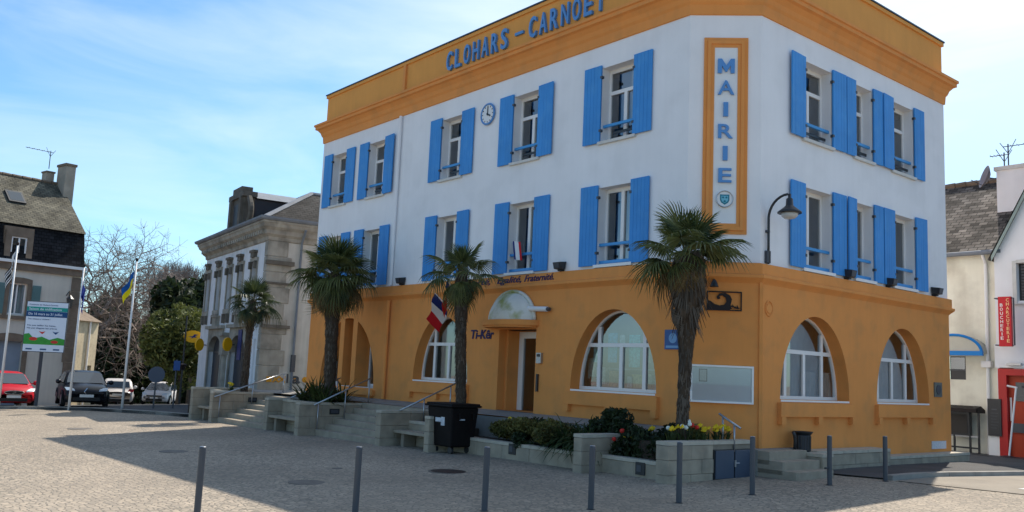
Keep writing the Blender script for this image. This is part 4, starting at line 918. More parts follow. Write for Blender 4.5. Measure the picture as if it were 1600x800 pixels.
# manhole covers
CAST = mat('worn cast cover', (0.15, 0.13, 0.11), 0.7, 0.2, 8, .2, 60)
for x, y, r, lb in ((-2.32, -4.30, .36, 'round iron manhole cover in front of the wheeled bin'), (-2.18, -7.42, .30, 'round iron cover near the middle of the plaza shade'), (-16.3, -7.5, .34, 'dark iron cover at the far left of the plaza'), (-8.5, -7.5, .30, 'round iron cover in the shade right of the sunlit wedge'), (-3.8, -5.95, .10, 'very small iron valve cover between the larger covers')):
    z = gz(x, y); t = thing('manhole_cover', lb, 'manhole cover', (x, y, z))
    mb = MB(); mb.lathe([(r, -.02), (r, .006), (r*.9, .010), (0, .010)], (x, y, z), 24); mb.build('cover', IRON if x > -2.35 and y > -5 else CAST, t)
    mb = MB(); mb.lathe([(r*1.12, -.02), (r*1.12, .004), (r*1.01, .0045)], (x, y, z), 24); mb.build('ring', CAST, t)

# ------------------------------------------------------------------ plants
def leaf_cloud(center, radii, n, size, rng, shell=.5, flat=1.0, droop=0):
    # n small leaf quads spread through an ellipsoid
    d = rng.normal(size=(n, 3)); d /= np.linalg.norm(d, axis=1)[:, None]
    r = shell+(1-shell)*rng.random(n)**.5; P = np.array(center)+d*r[:, None]*np.array(radii)
    a = rng.normal(size=(n, 3)); a[:, 2] -= droop; a /= np.linalg.norm(a, axis=1)[:, None]
    b = np.cross(a, rng.normal(size=(n, 3))); b /= np.linalg.norm(b, axis=1)[:, None]
    s = size*(.6+.8*rng.random(n))[:, None]
    return np.stack([P-a*s, P+b*s*.42, P+a*s, P-b*s*.42], 1)
def lobes(center, radii, k, rng, spread=.75, rmin=.3, rmax=.55):
    out = []
    for i in range(k):
        d = rng.normal(size=3); d /= np.linalg.norm(d); r = rng.uniform(.3, 1)**.6*spread
        q = rng.uniform(rmin, rmax); out.append((np.array(center)+d*r*np.array(radii), np.array(radii)*q))
    return out
def cloud_tree(name, label, cat, base, h, rad, m, leaf, n, trunk_r=.15, k=14, seed=1, group=None, crown0=.25, trunkm=None, spread=.8):
    rng = np.random.default_rng(seed); t = thing(name, label, cat, base, group=group); bx, by, bz = base
    cz = bz+h*(crown0+(1-crown0)/2); c = (bx, by, cz); rr = (rad, rad, h*(1-crown0)/2)
    V = []
    for q, r in lobes(c, rr, k, rng, spread): V.append(leaf_cloud(q, r, n//k, leaf, rng, .55))
    V = np.concatenate(V); V[..., 2] = np.maximum(V[..., 2], bz+.05)
    np_quads('crown', V, m, t)
    mb = MB(); mb.tube([(bx, by, bz-.2), (bx+.05, by, bz+h*.3), (bx, by+.05, bz+h*.75)], [trunk_r, trunk_r*.75, trunk_r*.2], 8)
    for i in range(6):
        a = rng.uniform(0, 6.28); z = bz+h*rng.uniform(.25, .55); mb.tube([(bx, by, z), (bx+rad*.6*math.cos(a), by+rad*.6*math.sin(a), z+h*.22)], [trunk_r*.45, trunk_r*.12], 5)
    mb.build('trunk', trunkm or BARK, t); return t
def strap_clump(label, x, y, z, n, L_, seed, m=None, cat='plant', group=None, wd=.028, lean=1.0, front=0.0):
    rng = random.Random(seed); V = []
    for i in range(n):
        a = rng.uniform(0, 6.283); l = L_*rng.uniform(.6, 1.1); el = rng.uniform(.5, 1.45); px, py = x+rng.uniform(-.12, .12), y+rng.uniform(-.1, .1)
        d = Vector((math.cos(a), math.sin(a)-front, 0)).normalized(); s = Vector((-d.y, d.x, 0))*wd; p = Vector((px, py, z)); v = Vector((d.x*math.cos(el), d.y*math.cos(el), math.sin(el)))
        k = 5; prev = p
        for j in range(k):
            v = (v+Vector((0, 0, -.36*lean*rng.uniform(.6, 1.2)))+d*.04).normalized(); nx = prev+v*(l/k); w0 = 1-.12*j; w1 = 1-.12*(j+1) if j < k-1 else .1
            V.append([prev-s*w0, prev+s*w0, nx+s*w1, nx-s*w1]); prev = nx
    t = np_quads('strap_leaf_plant', np.array([[list(p) for p in q] for q in V]), m or LEAFS); tag(t, label, cat, group); return t
def shrub(label, x, y, z, rx, ry, rz, n, leaf, m, seed, name='shrub', k=9):
    rng = np.random.default_rng(seed); V = []
    for q, r in lobes((x, y, z+rz*.9), (rx, ry, rz), k, rng, .7, .38, .6): V.append(leaf_cloud(q, r, n//k, leaf, rng, .35))
    V = np.concatenate(V); V[..., 2] = np.maximum(V[..., 2], z)
    t = thing(name, label, 'shrub', (x, y, z)); np_quads('foliage', V, m, t)
    mb = MB()
    for i in range(6): a = i*1.05; mb.tube([(x, y, z-.05), (x+rx*.55*math.cos(a), y+ry*.55*math.sin(a), z+rz*1.1)], [.018, .006], 4)
    mb.build('stems', BARK, t); return t
shrub('dark rounded shrub behind the stone cross wall', -1.15, -.92, -6.15, .72, .46, .50, 4200, .06, LEAFD, 11)
shrub('low dark leafy mass of tulip leaves right of the cross wall', -.25, -1.18, -6.20, .60, .42, .36, 2400, .07, LEAFD, 12)
shrub('low dark shrub in front of the right palm planter', .42, -1.15, -6.20, .56, .40, .44, 2600, .055, LEAFD, 13)
shrub('olive heath-like shrub at the foot of the right palm', .50, -.60, -5.86, .50, .34, .26, 2200, .05, LEAFO, 14)
shrub('olive tinted low shrub right behind the wheeled bin', -3.95, -1.2, -6.16, .80, .42, .33, 3600, .05, LEAFO, 15)
shrub('olive tinted low shrub in the middle of the low planter', -2.75, -1.2, -6.16, .66, .42, .35, 3400, .05, LEAFO, 16)
shrub('dark low shrub trailing over the low planter wall', -3.35, -1.55, -6.38, .36, .26, .28, 1800, .05, LEAFD, 17)
shrub('green and yellow low shrub beside the slim pale pier', -6.35, -1.35, -5.98, .46, .28, .24, 1500, .05, LEAFO, 18)
shrub('deep green cover at the back of the low planter', -2.9, -.98, -6.16, 1.6, .26, .38, 4200, .05, LEAFD, 19)
for i, (x, y, z, n, L_, lb) in enumerate([(-2.0, -1.40, -6.05, 170, .92, 'strap-leaved clump hanging over the low planter wall'), (-1.45, -1.36, -6.05, 170, .92, 'strap-leaved clump next to the stone cross wall'), (-2.5, -1.25, -6.10, 80, .66, 'smaller strap-leaved clump left of the hanging one'), (-4.6, -1.05, -6.1, 40, .5, 'strap-leaved clump at the right side of the wheeled bin'),
    (-12.9, -1.75, -5.76, 70, 1.0, 'upright strap-leaved shrub left of the bushy palm trunk'), (-11.95, -1.35, -5.76, 70, .95, 'upright strap-leaved shrub right of the bushy palm trunk'), (-13.4, -1.9, -5.76, 60, .9, 'strap-leaved shrub at the left edge of the bushy palm bed'), (-12.5, -1.95, -5.76, 70, .9, 'strap-leaved shrub in front of the bushy palm trunk'), (-11.9, -1.95, -5.76, 60, .85, 'strap-leaved shrub over the near stair cheek wall')]):
    strap_clump(lb, x, y, z, n, L_, 30+i, LEAFS if i < 4 else LEAFM, wd=.02 if i < 4 else .035, lean=1.0 if i < 4 else .55, front=.5 if i < 3 else 0)
# flowers: stem, leaves and a bloom each
def flower_proto(name, m, shape):
    t = thing(name, 'x', 'flower', (0, 0, 0)); mb = MB()
    mb.tube([(0, 0, -.05), (.01, 0, .15), (0, .01, .30)], .006, 5); mb.build('stem', LEAFM, t, local=True)
    mb = MB()
    for a in (0.3, 2.4, 4.4): d = Vector((math.cos(a), math.sin(a), 0)); s = Vector((-d.y, d.x, 0))*.012; mb.quad(-s, s, d*.05+s+Vector((0, 0, .16)), d*.05-s+Vector((0, 0, .16))); mb.quad(d*.05-s+Vector((0, 0, .16)), d*.05+s+Vector((0, 0, .16)), d*.12+s*.2+Vector((0, 0, .24)), d*.12-s*.2+Vector((0, 0, .24)))
    mb.build('leaves', LEAFM, t, local=True); mb = MB()
    if shape == 'tulip': mb.lathe([(.008, .29), (.032, .31), (.040, .335), (.034, .365), (.020, .385)], (0, 0, 0), 8)
    else:
        for k in range(6):
            a = k*math.pi/3; d = Vector((.35*math.cos(a)+.0, math.sin(a), .9*math.cos(a)+.0)).normalized(); c = Vector((.02, -.02, .31)); s = d.cross(Vector((.7, -.7, .2))).normalized()*.018
            mb.quad(c, c+d*.025+s, c+d*.055, c+d*.025-s)
        mb.lathe([(.014, 0), (.018, .03), (.022, .035)], (.02, -.02, .31), 8, axis=(.7, -.7, .1))
    mb.build('bloom', m, t, local=True); return t
def flowers(proto, spots, label, group, zt, seed):
    r = random.Random(seed)
    for i, (x, y, zb) in enumerate(spots):
        k = r.uniform(.85, 1.2); o = proto if i == 0 else dup(proto, (0, 0, 0)); o.location = (x, y, zb); o.rotation_euler = (r.uniform(-.1, .1), r.uniform(-.1, .1), r.uniform(-.5, .5)); o.scale = (k*1.25, k*1.25, k*zt)
        o['label'] = label; o['group'] = group
r = random.Random(3)
daff = flower_proto('daffodil', YEL, 'daffodil')
flowers(daff, [(1.0+r.uniform(-.06, .06), -.75+1.0*r.random(), -5.74) for i in range(22)]+[(.88+r.uniform(-.1, .1), -1.55+.5*r.random(), -5.74) for i in range(9)], 'yellow daffodil in flower in the corner planter', 'yellow daffodils in the corner planter', .9, 1)
d2 = flower_proto('daffodil', YEL, 'daffodil'); flowers(d2, [(-.05+r.uniform(-.08, .08), -.9, -5.86) for i in range(4)]+[(.35+r.uniform(-.05, .05), -.4, -5.8) for i in range(2)], 'yellow daffodil among the dark shrubs of the low planter', 'yellow daffodils among the dark shrubs', .9, 2)
d3 = flower_proto('daffodil', YEL, 'daffodil'); flowers(d3, [(-6.02+r.uniform(-.1, .1), -1.52+r.uniform(-.08, .08), -5.86) for i in range(5)], 'yellow daffodil leaning beside the slim pale pier', 'yellow daffodils beside the slim pier', .9, 3)
d4 = flower_proto('daffodil', YEL, 'daffodil'); flowers(d4, [(-4.55+r.uniform(-.05, .05), -.95, -5.95) for i in range(2)]+[(-18.0+r.uniform(-.12, .12)-.5, -1.3, -5.72) for i in range(0)], 'yellow daffodil at the right of the wheeled bin', 'yellow daffodils right of the wheeled bin', 1.1, 4)
d5 = flower_proto('daffodil', YEL, 'daffodil'); flowers(d5, [(-18.75+r.uniform(-.15, .15), -2.05, -5.70) for i in range(5)], 'yellow daffodil in the far left planter', 'yellow daffodils in the far left planter', 1.0, 5)
tr = flower_proto('tulip', REDF, 'tulip'); flowers(tr, [(-.62, -1.15, -5.98), (-.50, -1.1, -5.86), (-.66, -1.35, -6.1), (.98, -.95, -5.74), (1.02, -.85, -5.72)], 'red tulip among the planter leaves', 'red tulips in the planters', .9, 6)
ty = flower_proto('tulip', YEL, 'tulip'); flowers(ty, [(-.45, -1.25, -6.02), (-.30, -1.2, -6.05), (-.42, -1.3, -6.0)], 'yellow tulip right of the stone cross wall', 'yellow tulips by the cross wall', .9, 7)
tw = flower_proto('tulip', WHF, 'tulip'); flowers(tw, [(1.0, -1.2, -5.72), (1.02, -1.1, -5.66), (.98, -1.05, -5.68), (1.03, -1.13, -5.74), (.86, -1.5, -5.74), (.55, -1.3, -5.95)], 'white flower at the foot of the right palm', 'white flowers by the right palm', .95, 8)

# ------------------------------------------------------------------ palms
def fan_leaf(seed, pet, blade, arc, droop, n=30):
    rg = random.Random(seed); mb = MB(); mb.tube([(0, 0, 0), (pet*.5, 0, .02), (pet, 0, 0)], [.014, .010, .008], 4, caps=False); c = Vector((pet, 0, 0))
    for i in range(n):
        a = arc*(i/(n-1)-.5)+rg.uniform(-.02, .02); l = blade*(.62+.38*math.cos(a*.5)**2)*rg.uniform(.9, 1.05); d = Vector((math.cos(a), math.sin(a), 0)); s = Vector((-d.y, d.x, 0)); w_ = .019
        pts = []
        for r, wk in ((.04, .35), (.45, 1.0), (.75, .8)):
            dz = -droop*l*(r**2.2)+.05*math.sin(abs(a)); ctr = c+d*(l*r)+Vector((0, 0, dz-.22*l*abs(math.sin(a/2))**2*.6))
            pts += [ctr-s*(w_*wk)+Vector((0, 0, .006)), ctr-Vector((0, 0, .008)), ctr+s*(w_*wk)+Vector((0, 0, .006))]
        tip = c+d*(l*rg.uniform(.93, .98))+Vector((0, 0, -droop*l*rg.uniform(.9, 1.25)-.15*l*abs(math.sin(a/2))**2)); pts.append(tip)
        mb.add(pts, [(0, 1, 4, 3), (1, 2, 5, 4), (3, 4, 7, 6), (4, 5, 8, 7), (6, 7, 9), (7, 8, 9)])
    return mb
LEAFMESH = {}
def leaf_mesh(kind, m):
    key = (kind, m.name)
    if key not in LEAFMESH:
        pet, blade, arc, droop, sd = {'up': (.50, .72, 3.9, .16, 1), 'mid': (.58, .76, 4.3, .40, 2), 'low': (.58, .72, 4.2, .75, 3), 'dead': (.35, .62, 2.6, .75, 4), 'mid2': (.62, .74, 4.5, .55, 5)}[kind]
        mb = fan_leaf(sd, pet, blade, arc, droop); me = bpy.data.meshes.new('fan_leaf'); me.from_pydata([tuple(p) for p in mb.v], [], mb.f); me.materials.append(m); me.update(); LEAFMESH[key] = me
    return LEAFMESH[key]
def palm(label, base, top, rprof, n, scale, seed, dark=False, elmin=-55, dead=6, skirt=0, lift=None):
    rg = random.Random(seed); t = thing('palm_tree', label, 'palm', base, group='fan palms in front of the town hall'); B, T = Vector(base), Vector(top)
    k = 26; path = []; rs = []
    for i in range(k+1):
        f = i/k; p = B.lerp(T, f)+Vector((.03*math.sin(f*3+seed), .03*math.cos(f*2.3+seed), 0)); path.append(p)
        for (f0, r0), (f1, r1) in zip(rprof, rprof[1:]):
            if f0 <= f <= f1: rs.append((r0+(r1-r0)*(f-f0)/(f1-f0))*rg.uniform(.92, 1.08)); break
    path[0].z -= .2; mb = MB(); mb.tube(path, rs, 14); mb.build('trunk', TRUNKM, t, smooth=True)
    V = []; H = (T-B).length
    for i in range(int(1100*H/3.5)):
        f = rg.random(); j = min(k, int(f*k)); p = path[j].lerp(path[min(k, j+1)], f*k-j); a = rg.uniform(0, 6.283); d = Vector((math.cos(a), math.sin(a), 0)); r = rs[j]; l = rg.uniform(.07, .17)*(1+1.6*(skirt if f > .62 else 0)); w_ = rg.uniform(.010, .024); s = Vector((-d.y, d.x, 0))*w_; q = p+d*(r*.96)
        e = q+d*l*rg.uniform(.08, .28 if f < .6 else .5)+Vector((0, 0, l*rg.choice((-1, -1, -.9, .7)))); V.append([q-s, q+s, e+s*.3, e-s*.3])
    np_quads('trunk_fibre', np.array([[list(p) for p in q] for q in V]), FIBRE, t)['kind'] = 'stuff'
    m1 = PALMD if dark else PALM
    for i in range(n):
        f = i/(n-1); el = math.radians(82+(elmin-82)*f**.9)+rg.uniform(-.10, .10); az = i*2.39996+rg.uniform(-.2, .2)
        if lift and el < .2 and Vector((math.cos(az), math.sin(az), 0)).dot(Vector(lift)) > .15: el = rg.uniform(.15, .45)
        kind = 'up' if el > .65 else ('mid' if el > .05 and i % 2 else ('mid2' if el > -.05 else 'low'))
        x = Vector((math.cos(az)*math.cos(el), math.sin(az)*math.cos(el), math.sin(el))); up = Vector((0, 0, 1))
        if abs(x.z) > .97: up = Vector((math.cos(az+math.pi), math.sin(az+math.pi), .3))
        y = up.cross(x).normalized(); z = x.cross(y); tw = rg.uniform(-.35, .35); y2 = y*math.cos(tw)+z*math.sin(tw); z2 = x.cross(y2)
        q = Matrix((x, y2, z2)).transposed().to_quaternion(); s_ = scale*rg.uniform(.74, 1.12)*(1.0 if el > -.3 else .92)
        inst('leaf', leaf_mesh(kind, PALMB if (el < -.55 and rg.random() < .35) else m1), t, T+Vector((0, 0, -.10+.22*f*0))+x*.06, q, (s_, s_, s_))
    for i in range(dead):
        az = rg.uniform(0, 6.283); el = math.radians(rg.uniform(-85, -58)); x = Vector((math.cos(az)*math.cos(el), math.sin(az)*math.cos(el), math.sin(el))); y = Vector((0, 0, 1)).cross(x).normalized(); z = x.cross(y)
        inst('dead_leaf', leaf_mesh('dead', PALMB), t, T+Vector((0, 0, -.12))+Vector((math.cos(az), math.sin(az), 0))*.12, Matrix((x, y, z)).transposed().to_quaternion(), (scale*.9,)*3)
    for i in range(int(26*skirt)):
        az = rg.uniform(0, 6.283); f = rg.uniform(.02, .30); el = math.radians(rg.uniform(-92, -74)); d = Vector((math.cos(az), math.sin(az), 0)); x = Vector((d.x*math.cos(el), d.y*math.cos(el), math.sin(el))); y = Vector((0, 0, 1)).cross(x).normalized(); z = x.cross(y)
        k_ = rg.uniform(.45, .75); inst('dead_leaf', leaf_mesh('dead', FIBRE), t, T.lerp(B, f)+d*(.30-.25*f), Matrix((x, y, z)).transposed().to_quaternion(), (k_, k_*.6, k_))
    return t
palm('tall fan palm with a ragged fibre skirt beside the notice board', (.90, -1.13, -5.76), (.96, -1.14, -2.02), [(0, .105), (.35, .115), (.55, .16), (.68, .25), (.80, .33), (.93, .32), (1.01, .2)], 28, .92, 5, elmin=-44, dead=9, skirt=1.0, lift=(.64, .77, 0))
palm('sparse fan palm with yellowing leaves behind the wheeled bin', (-5.45, -1.66, -6.0), (-5.86, -1.62, -2.05), [(0, .12), (.3, .13), (.6, .14), (.85, .17), (1.01, .14)], 25, .84, 9, elmin=-66, dead=8)
palm('dense bushy fan palm with a round dark crown by the near steps', (-12.30, -1.62, -5.76), (-12.45, -1.60, -1.75), [(0, .17), (.3, .18), (.6, .20), (.85, .26), (1.01, .2)], 56, 1.08, 14, dark=False, elmin=-76, dead=16)
palm('small slender fan palm in front of the post office', (-18.55, -1.62, -5.75), (-18.40, -1.60, -2.35), [(0, .13), (.5, .12), (.9, .14), (1.01, .1)], 24, .86, 21, dark=True, elmin=-58, dead=4)

# ------------------------------------------------------------------ post office
POW = mat('greyish white render', (0.78, 0.78, 0.80), 0.85, 0.06, 1.2, streak=0.08, spot=(0.42, 0.41, 0.38), spot_amt=.35, spot_scale=1.2)
POS = mat('weathered ashlar', (0.37, 0.335, 0.28), 0.9, 0.18, 2.0, 0.3, 30, spot=(0.13, 0.12, 0.10), spot_amt=.6, spot_scale=1.6, streak=.1)
PORE = mat('stained side render', (0.60, 0.565, 0.50), 0.9, 0.12, 1.0, 0.15, 40, streak=.12, spot=(0.28, 0.26, 0.23), spot_amt=.5, spot_scale=1.0)
ZINC = mat('zinc', (0.20, 0.22, 0.25), 0.7, 0.15, 2, spec=.2)
SLATEP = slate_mat('post office slate', (0.05, 0.05, 0.05), (0.075, 0.072, 0.07), (.9925, -.1219, 0), (0, 0, 1), .3, .11)
SLATEPS = slate_mat('post office side slate', (0.036, 0.035, 0.034), (0.055, 0.052, 0.05), (.1219, .9925, 0), (0, 0, 1), .3, .11)  # same slate, colour darkened to offset the glancing sun on this slope
DKDOOR = mat('dark grey door', (0.045, 0.05, 0.06), 0.5, 0.1)
PYEL = mat('postal yellow', lin(240, 175, 20), 0.5, 0.05); PBLUE = mat('postal blue', lin(35, 50, 110), 0.5, 0.05)
A7 = math.radians(7); PC = Vector((-22.17, .5, 0)); PU = Vector((math.cos(A7), -math.sin(A7), 0)); PV = Vector((math.sin(A7), math.cos(A7), 0))
PX1 = -22.17; PX0 = PX1-10.0; PZ = -5.8
def pq(x, y, z): return PC+PU*(x-PX1)+PV*(y-.5)+Vector((0, 0, z))
PM4 = Matrix(((PU.x, PV.x, 0, 0), (PU.y, PV.y, 0, 0), (0, 0, 1, 0), (0, 0, 0, 1))); PQ = Matrix.Translation(PC) @ PM4 @ Matrix.Translation(-PC); PQUAT = PM4.to_quaternion()
FP = Fac(tuple((PC-PU*PX1)[:2]), tuple(PU[:2]), tuple((-PV)[:2])); FS = Fac(tuple((PC-PV*.5)[:2]), tuple(PV[:2]), tuple(PU[:2]))
po = thing('post_office', 'old pale post office with stone columns and zinc roof behind the far steps', 'building', (-26, 5, -6.8))
doors = [(PX1-8.1, PX1-5.75, -6.9, -3.35), (PX1-4.4, PX1-2.0, -6.9, -3.35)]
PWX = [PX1-q for q in (9.29, 7.33, 5.46, 3.73, 1.75)]
wins = [(x-.33, x+.33, -2.2, -.30) for x in PWX]
mb = MB(); fwall(mb, FP, PX0, PX1, -6.9, .6, doors+wins)
for s0, s1, z0, z1 in wins+doors:
    mb.quad(FP.W(s0, z0, 0), FP.W(s0, z1, 0), FP.W(s0, z1, -.3), FP.W(s0, z0, -.3)); mb.quad(FP.W(s1, z0, 0), FP.W(s1, z1, 0), FP.W(s1, z1, -.3), FP.W(s1, z0, -.3)); mb.quad(FP.W(s0, z1, 0), FP.W(s1, z1, 0), FP.W(s1, z1, -.3), FP.W(s0, z1, -.3))
mb.build('front_wall', POW, po)
mb = MB(); mb.quad(*[pq(*p) for p in ((PX1, .5, -6.9), (PX1, 10, -6.9), (PX1, 10, .6), (PX1, .5, .6))]); mb.build('side_wall', PORE, po)
mb = MB(); mb.quad(*[pq(*p) for p in ((PX0, .5, -6.9), (PX0, 10, -6.9), (PX0, 10, .6), (PX0, .5, .6))]); mb.quad(*[pq(*p) for p in ((PX0, 10, -6.9), (PX1, 10, -6.9), (PX1, 10, .6), (PX0, 10, .6))]); mb.build('rear_wall', PORE, po)
for s0, s1, z0, z1 in wins: rect_pane(FP, s0, s1, z0, z1, -.2, po)
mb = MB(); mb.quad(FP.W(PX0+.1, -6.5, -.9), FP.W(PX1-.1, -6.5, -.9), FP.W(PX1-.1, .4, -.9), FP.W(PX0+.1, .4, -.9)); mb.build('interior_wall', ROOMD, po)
PPATH = [tuple(pq(a, b, 0)[:2]) for a, b in ((PX0, 10), (PX0, .5), (PX1, .5), (PX1, 10))]
mb = MB(); sweep(mb, PPATH, [(0, .42), (.06, .46), (.08, .60), (.20, .70), (.22, .86), (.36, .98), (.40, 1.10), (.44, 1.14), (.44, 1.22), (-.2, 1.28)]); mb.build('cornice', POS, po)
mb = MB(); sweep(mb, PPATH, [(.40, 1.225), (.50, 1.23), (.56, 1.29), (.57, 1.37), (.50, 1.37), (.42, 1.30), (.0, 1.32)]); mb.build('gutter', ZINC, po)
for i in range(30): mb = MB(); x = PX0+.15+i*.334; fbox(mb, FP, x-.07, x+.07, .70, .86, .19, .33); mb.build('modillion', POS, po)
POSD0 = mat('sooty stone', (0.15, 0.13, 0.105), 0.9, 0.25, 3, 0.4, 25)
for i, x in enumerate(PWX):
    mb = MB()
    for a in (x-.47, x+.33): fbox(mb, FP, a, a+.14, -2.20, -.30, 0, .05)
    fbox(mb, FP, x-.50, x+.50, -.30, -.14, 0, .08); fbox(mb, FP, x-.47, x+.47, -2.42, -2.202, 0, .09)
    mb.build('window_surround', POS, po)
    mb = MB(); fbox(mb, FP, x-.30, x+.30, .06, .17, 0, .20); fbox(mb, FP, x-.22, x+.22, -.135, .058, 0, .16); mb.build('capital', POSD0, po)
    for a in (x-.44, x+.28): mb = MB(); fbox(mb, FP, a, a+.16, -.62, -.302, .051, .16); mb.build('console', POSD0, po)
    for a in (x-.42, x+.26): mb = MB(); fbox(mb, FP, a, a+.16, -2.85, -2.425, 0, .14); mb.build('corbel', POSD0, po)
for k, (s0, s1, z0, z1) in enumerate(doors):
    c = (s0+s1)/2; a = (s1-s0)/2
    mb = MB()
    for q0, q1 in ((s0-.12, s0+.06), (s1-.06, s1+.12)): fbox(mb, FP, q0, q1, -6.8, -4.15, 0, .07)
    n = 12; outer = [(s0-.14, -3.08), (s1+.14, -3.08)]
    pts = [(c-(a-.06)*math.cos(math.pi*i/n), -4.15+.72*math.sin(math.pi*i/n)) for i in range(n+1)]
    for p, q in zip(pts, pts[1:]): mb.quad(FP.W(*p, .07), FP.W(*q, .07), FP.W(q[0], -3.10, .07), FP.W(p[0], -3.10, .07)); mb.quad(FP.W(*p, .07), FP.W(*q, .07), FP.W(*q, -.28), FP.W(*p, -.28))
    fbox(mb, FP, s0-.12, s0+.06, -4.15, -3.10, 0, .07); fbox(mb, FP, s1-.06, s1+.12, -4.15, -3.10, 0, .07)
    mb.build('door_surround', POS, po)
    mb = MB(); fbox(mb, FP, s0-.22, s1+.22, -3.10, -2.95, 0, .22); mb.build('door_hood', POS, po)
    mb = MB(); fbox(mb, FP, c-.32, c+.32, -2.949, -2.55, 0, .20); fbox(mb, FP, c-.40, c+.40, -2.549, -2.47, 0, .26); mb.build('pediment', POS, po)
    mb = MB(); fbox(mb, FP, s0+.06, s1-.06, -6.8, -3.5, -.26, -.20); d_ = mb.build('door', DKDOOR, po)
    mb = MB(); fbox(mb, FP, c-.02, c+.02, -6.7, -4.2, -.199, -.19); fbox(mb, FP, s0+.1, s1-.1, -4.2, -4.14, -.199, -.18); mb.build('glazing_bar', GREYM, d_)
mb = MB(); q = PX1-5.08; fbox(mb, FP, q-.3, q+.3, -4.3, -3.45, 0, .25); fbox(mb, FP, q-.4, q+.4, -3.449, -3.3, 0, .35); fbox(mb, FP, q-.2, q+.2, -6.8, -4.301, 0, .14); mb.build('pier_column', POS, po)
mb = MB(); fbox(mb, FP, PX1-1.35, PX1-.75, -6.8, -3.6, 0, .08); mb.build('pilaster', POW, po)
# quoins of the corner
for k in range(11):
    z = -6.6+k*.64; L_ = 1.0 if k % 2 else .82; inst('quoin_stone', cube_mesh(POS), po, pq(PX1-.15, .45+(L_+.05)/2, z+.32), PQUAT, (.40, L_+.05, .628))
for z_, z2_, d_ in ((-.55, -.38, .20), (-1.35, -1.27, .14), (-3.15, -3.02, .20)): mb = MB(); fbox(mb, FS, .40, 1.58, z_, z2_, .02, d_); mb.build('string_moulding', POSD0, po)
mb = MB(); mb.tube([FS.W(1.85, .95, .5), FS.W(1.85, .45, .12), FS.W(1.85, -3, .10), FS.W(1.85, -5.8, .10)], .05, 8); mb.build('downpipe', ZINC, po)
mb = MB(); fbox(mb, FS, 1.78, 1.94, -4.9, -4.2, .0, .16); mb.build('meter_box', GREYM, po)
# roof
r0 = (PX0-.35, PX1+.35, .15, 10.3); r1 = (PX0+2.4, PX1-2.4, 3.0, 7.4); z0, z1 = 1.33, 3.1
c = [pq(r0[0], r0[2], z0), pq(r0[1], r0[2], z0), pq(r0[1], r0[3], z0), pq(r0[0], r0[3], z0)]; e = [pq(r1[0], r1[2], z1), pq(r1[1], r1[2], z1), pq(r1[1], r1[3], z1), pq(r1[0], r1[3], z1)]
mb = MB(); mb.quad(c[0], c[1], e[1], e[0], 0); mb.quad(c[1], c[2], e[2], e[1], 1); mb.quad(c[2], c[3], e[3], e[2], 0); mb.quad(c[3], c[0], e[0], e[3], 1); mb.quad(*e, 2); mb.build('roof', [SLATEP, SLATEPS, DKDOOR], po)
mb = MB()
for a, b in zip(c, e): mb.tube([a, b], .11, 6)
for a, b in zip(e, e[1:]+e[:1]): mb.tube([a, b], .10, 6)
mb.build('hip_flashing', ZINC, po)
q = PX1-4.35
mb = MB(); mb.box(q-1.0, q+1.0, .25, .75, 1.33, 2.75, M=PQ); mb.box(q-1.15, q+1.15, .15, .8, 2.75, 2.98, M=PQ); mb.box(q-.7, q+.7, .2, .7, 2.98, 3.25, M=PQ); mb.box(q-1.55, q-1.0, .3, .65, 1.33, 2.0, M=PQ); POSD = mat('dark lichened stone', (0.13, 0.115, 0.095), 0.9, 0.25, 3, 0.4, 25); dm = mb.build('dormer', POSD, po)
mb = MB(); mb.box(q-.95, q+.95, .75, 4.0, 1.5, 2.7, M=PQ); mb.build('dormer_cheek', DKDOOR, dm)
for sx in (-1, 1): mb = MB(); mb.box(q+sx*.78-.16, q+sx*.78+.16, .12, .249, 1.33, 2.74, M=PQ); mb.build('dormer_pilaster', POSD, dm)
mb = MB(); pts_ = [pq(q+1.55*math.cos(math.pi*k/10)*1.0, .30, 1.9+.0) for k in range(2)]; mb.tube([pq(q-1.15-.38*math.sin(math.pi*k/8), .45, 1.4+1.3*k/8) for k in range(9)], .13, 6); mb.build('dormer_scroll', POSD, dm); mb = MB(); mb.tube([pq(q+1.15+.38*math.sin(math.pi*k/8), .45, 1.4+1.3*k/8) for k in range(9)], .13, 6); mb.build('dormer_scroll', POSD, dm)
mb = MB(); mb.quad(*[pq(*p) for p in ((q-1.1, .8, 2.72), (q, .8, 3.2), (q, 4.6, 3.2), (q-1.1, 4.6, 2.72))]); mb.quad(*[pq(*p) for p in ((q+1.1, .8, 2.72), (q, .8, 3.2), (q, 4.6, 3.2), (q+1.1, 4.6, 2.72))]); mb.build('dormer_roof', ZINC, dm)
mb = MB(); mb.box(q-.5, q+.5, .24, .252, 1.5, 2.5, M=PQ); mb.build('dormer_window', DKDOOR, dm)
mb = MB(); mb.box(PX1-.75, PX1+.35, 6.2, 8.2, -6, 6.0, M=PQ); mb.box(PX1-.82, PX1+.42, 6.13, 8.27, 5.7, 5.85, M=PQ); mb.build('brick_chimney', mat('old brick', (.20, .12, .085), .9, .25, 4, .3, 25), po)
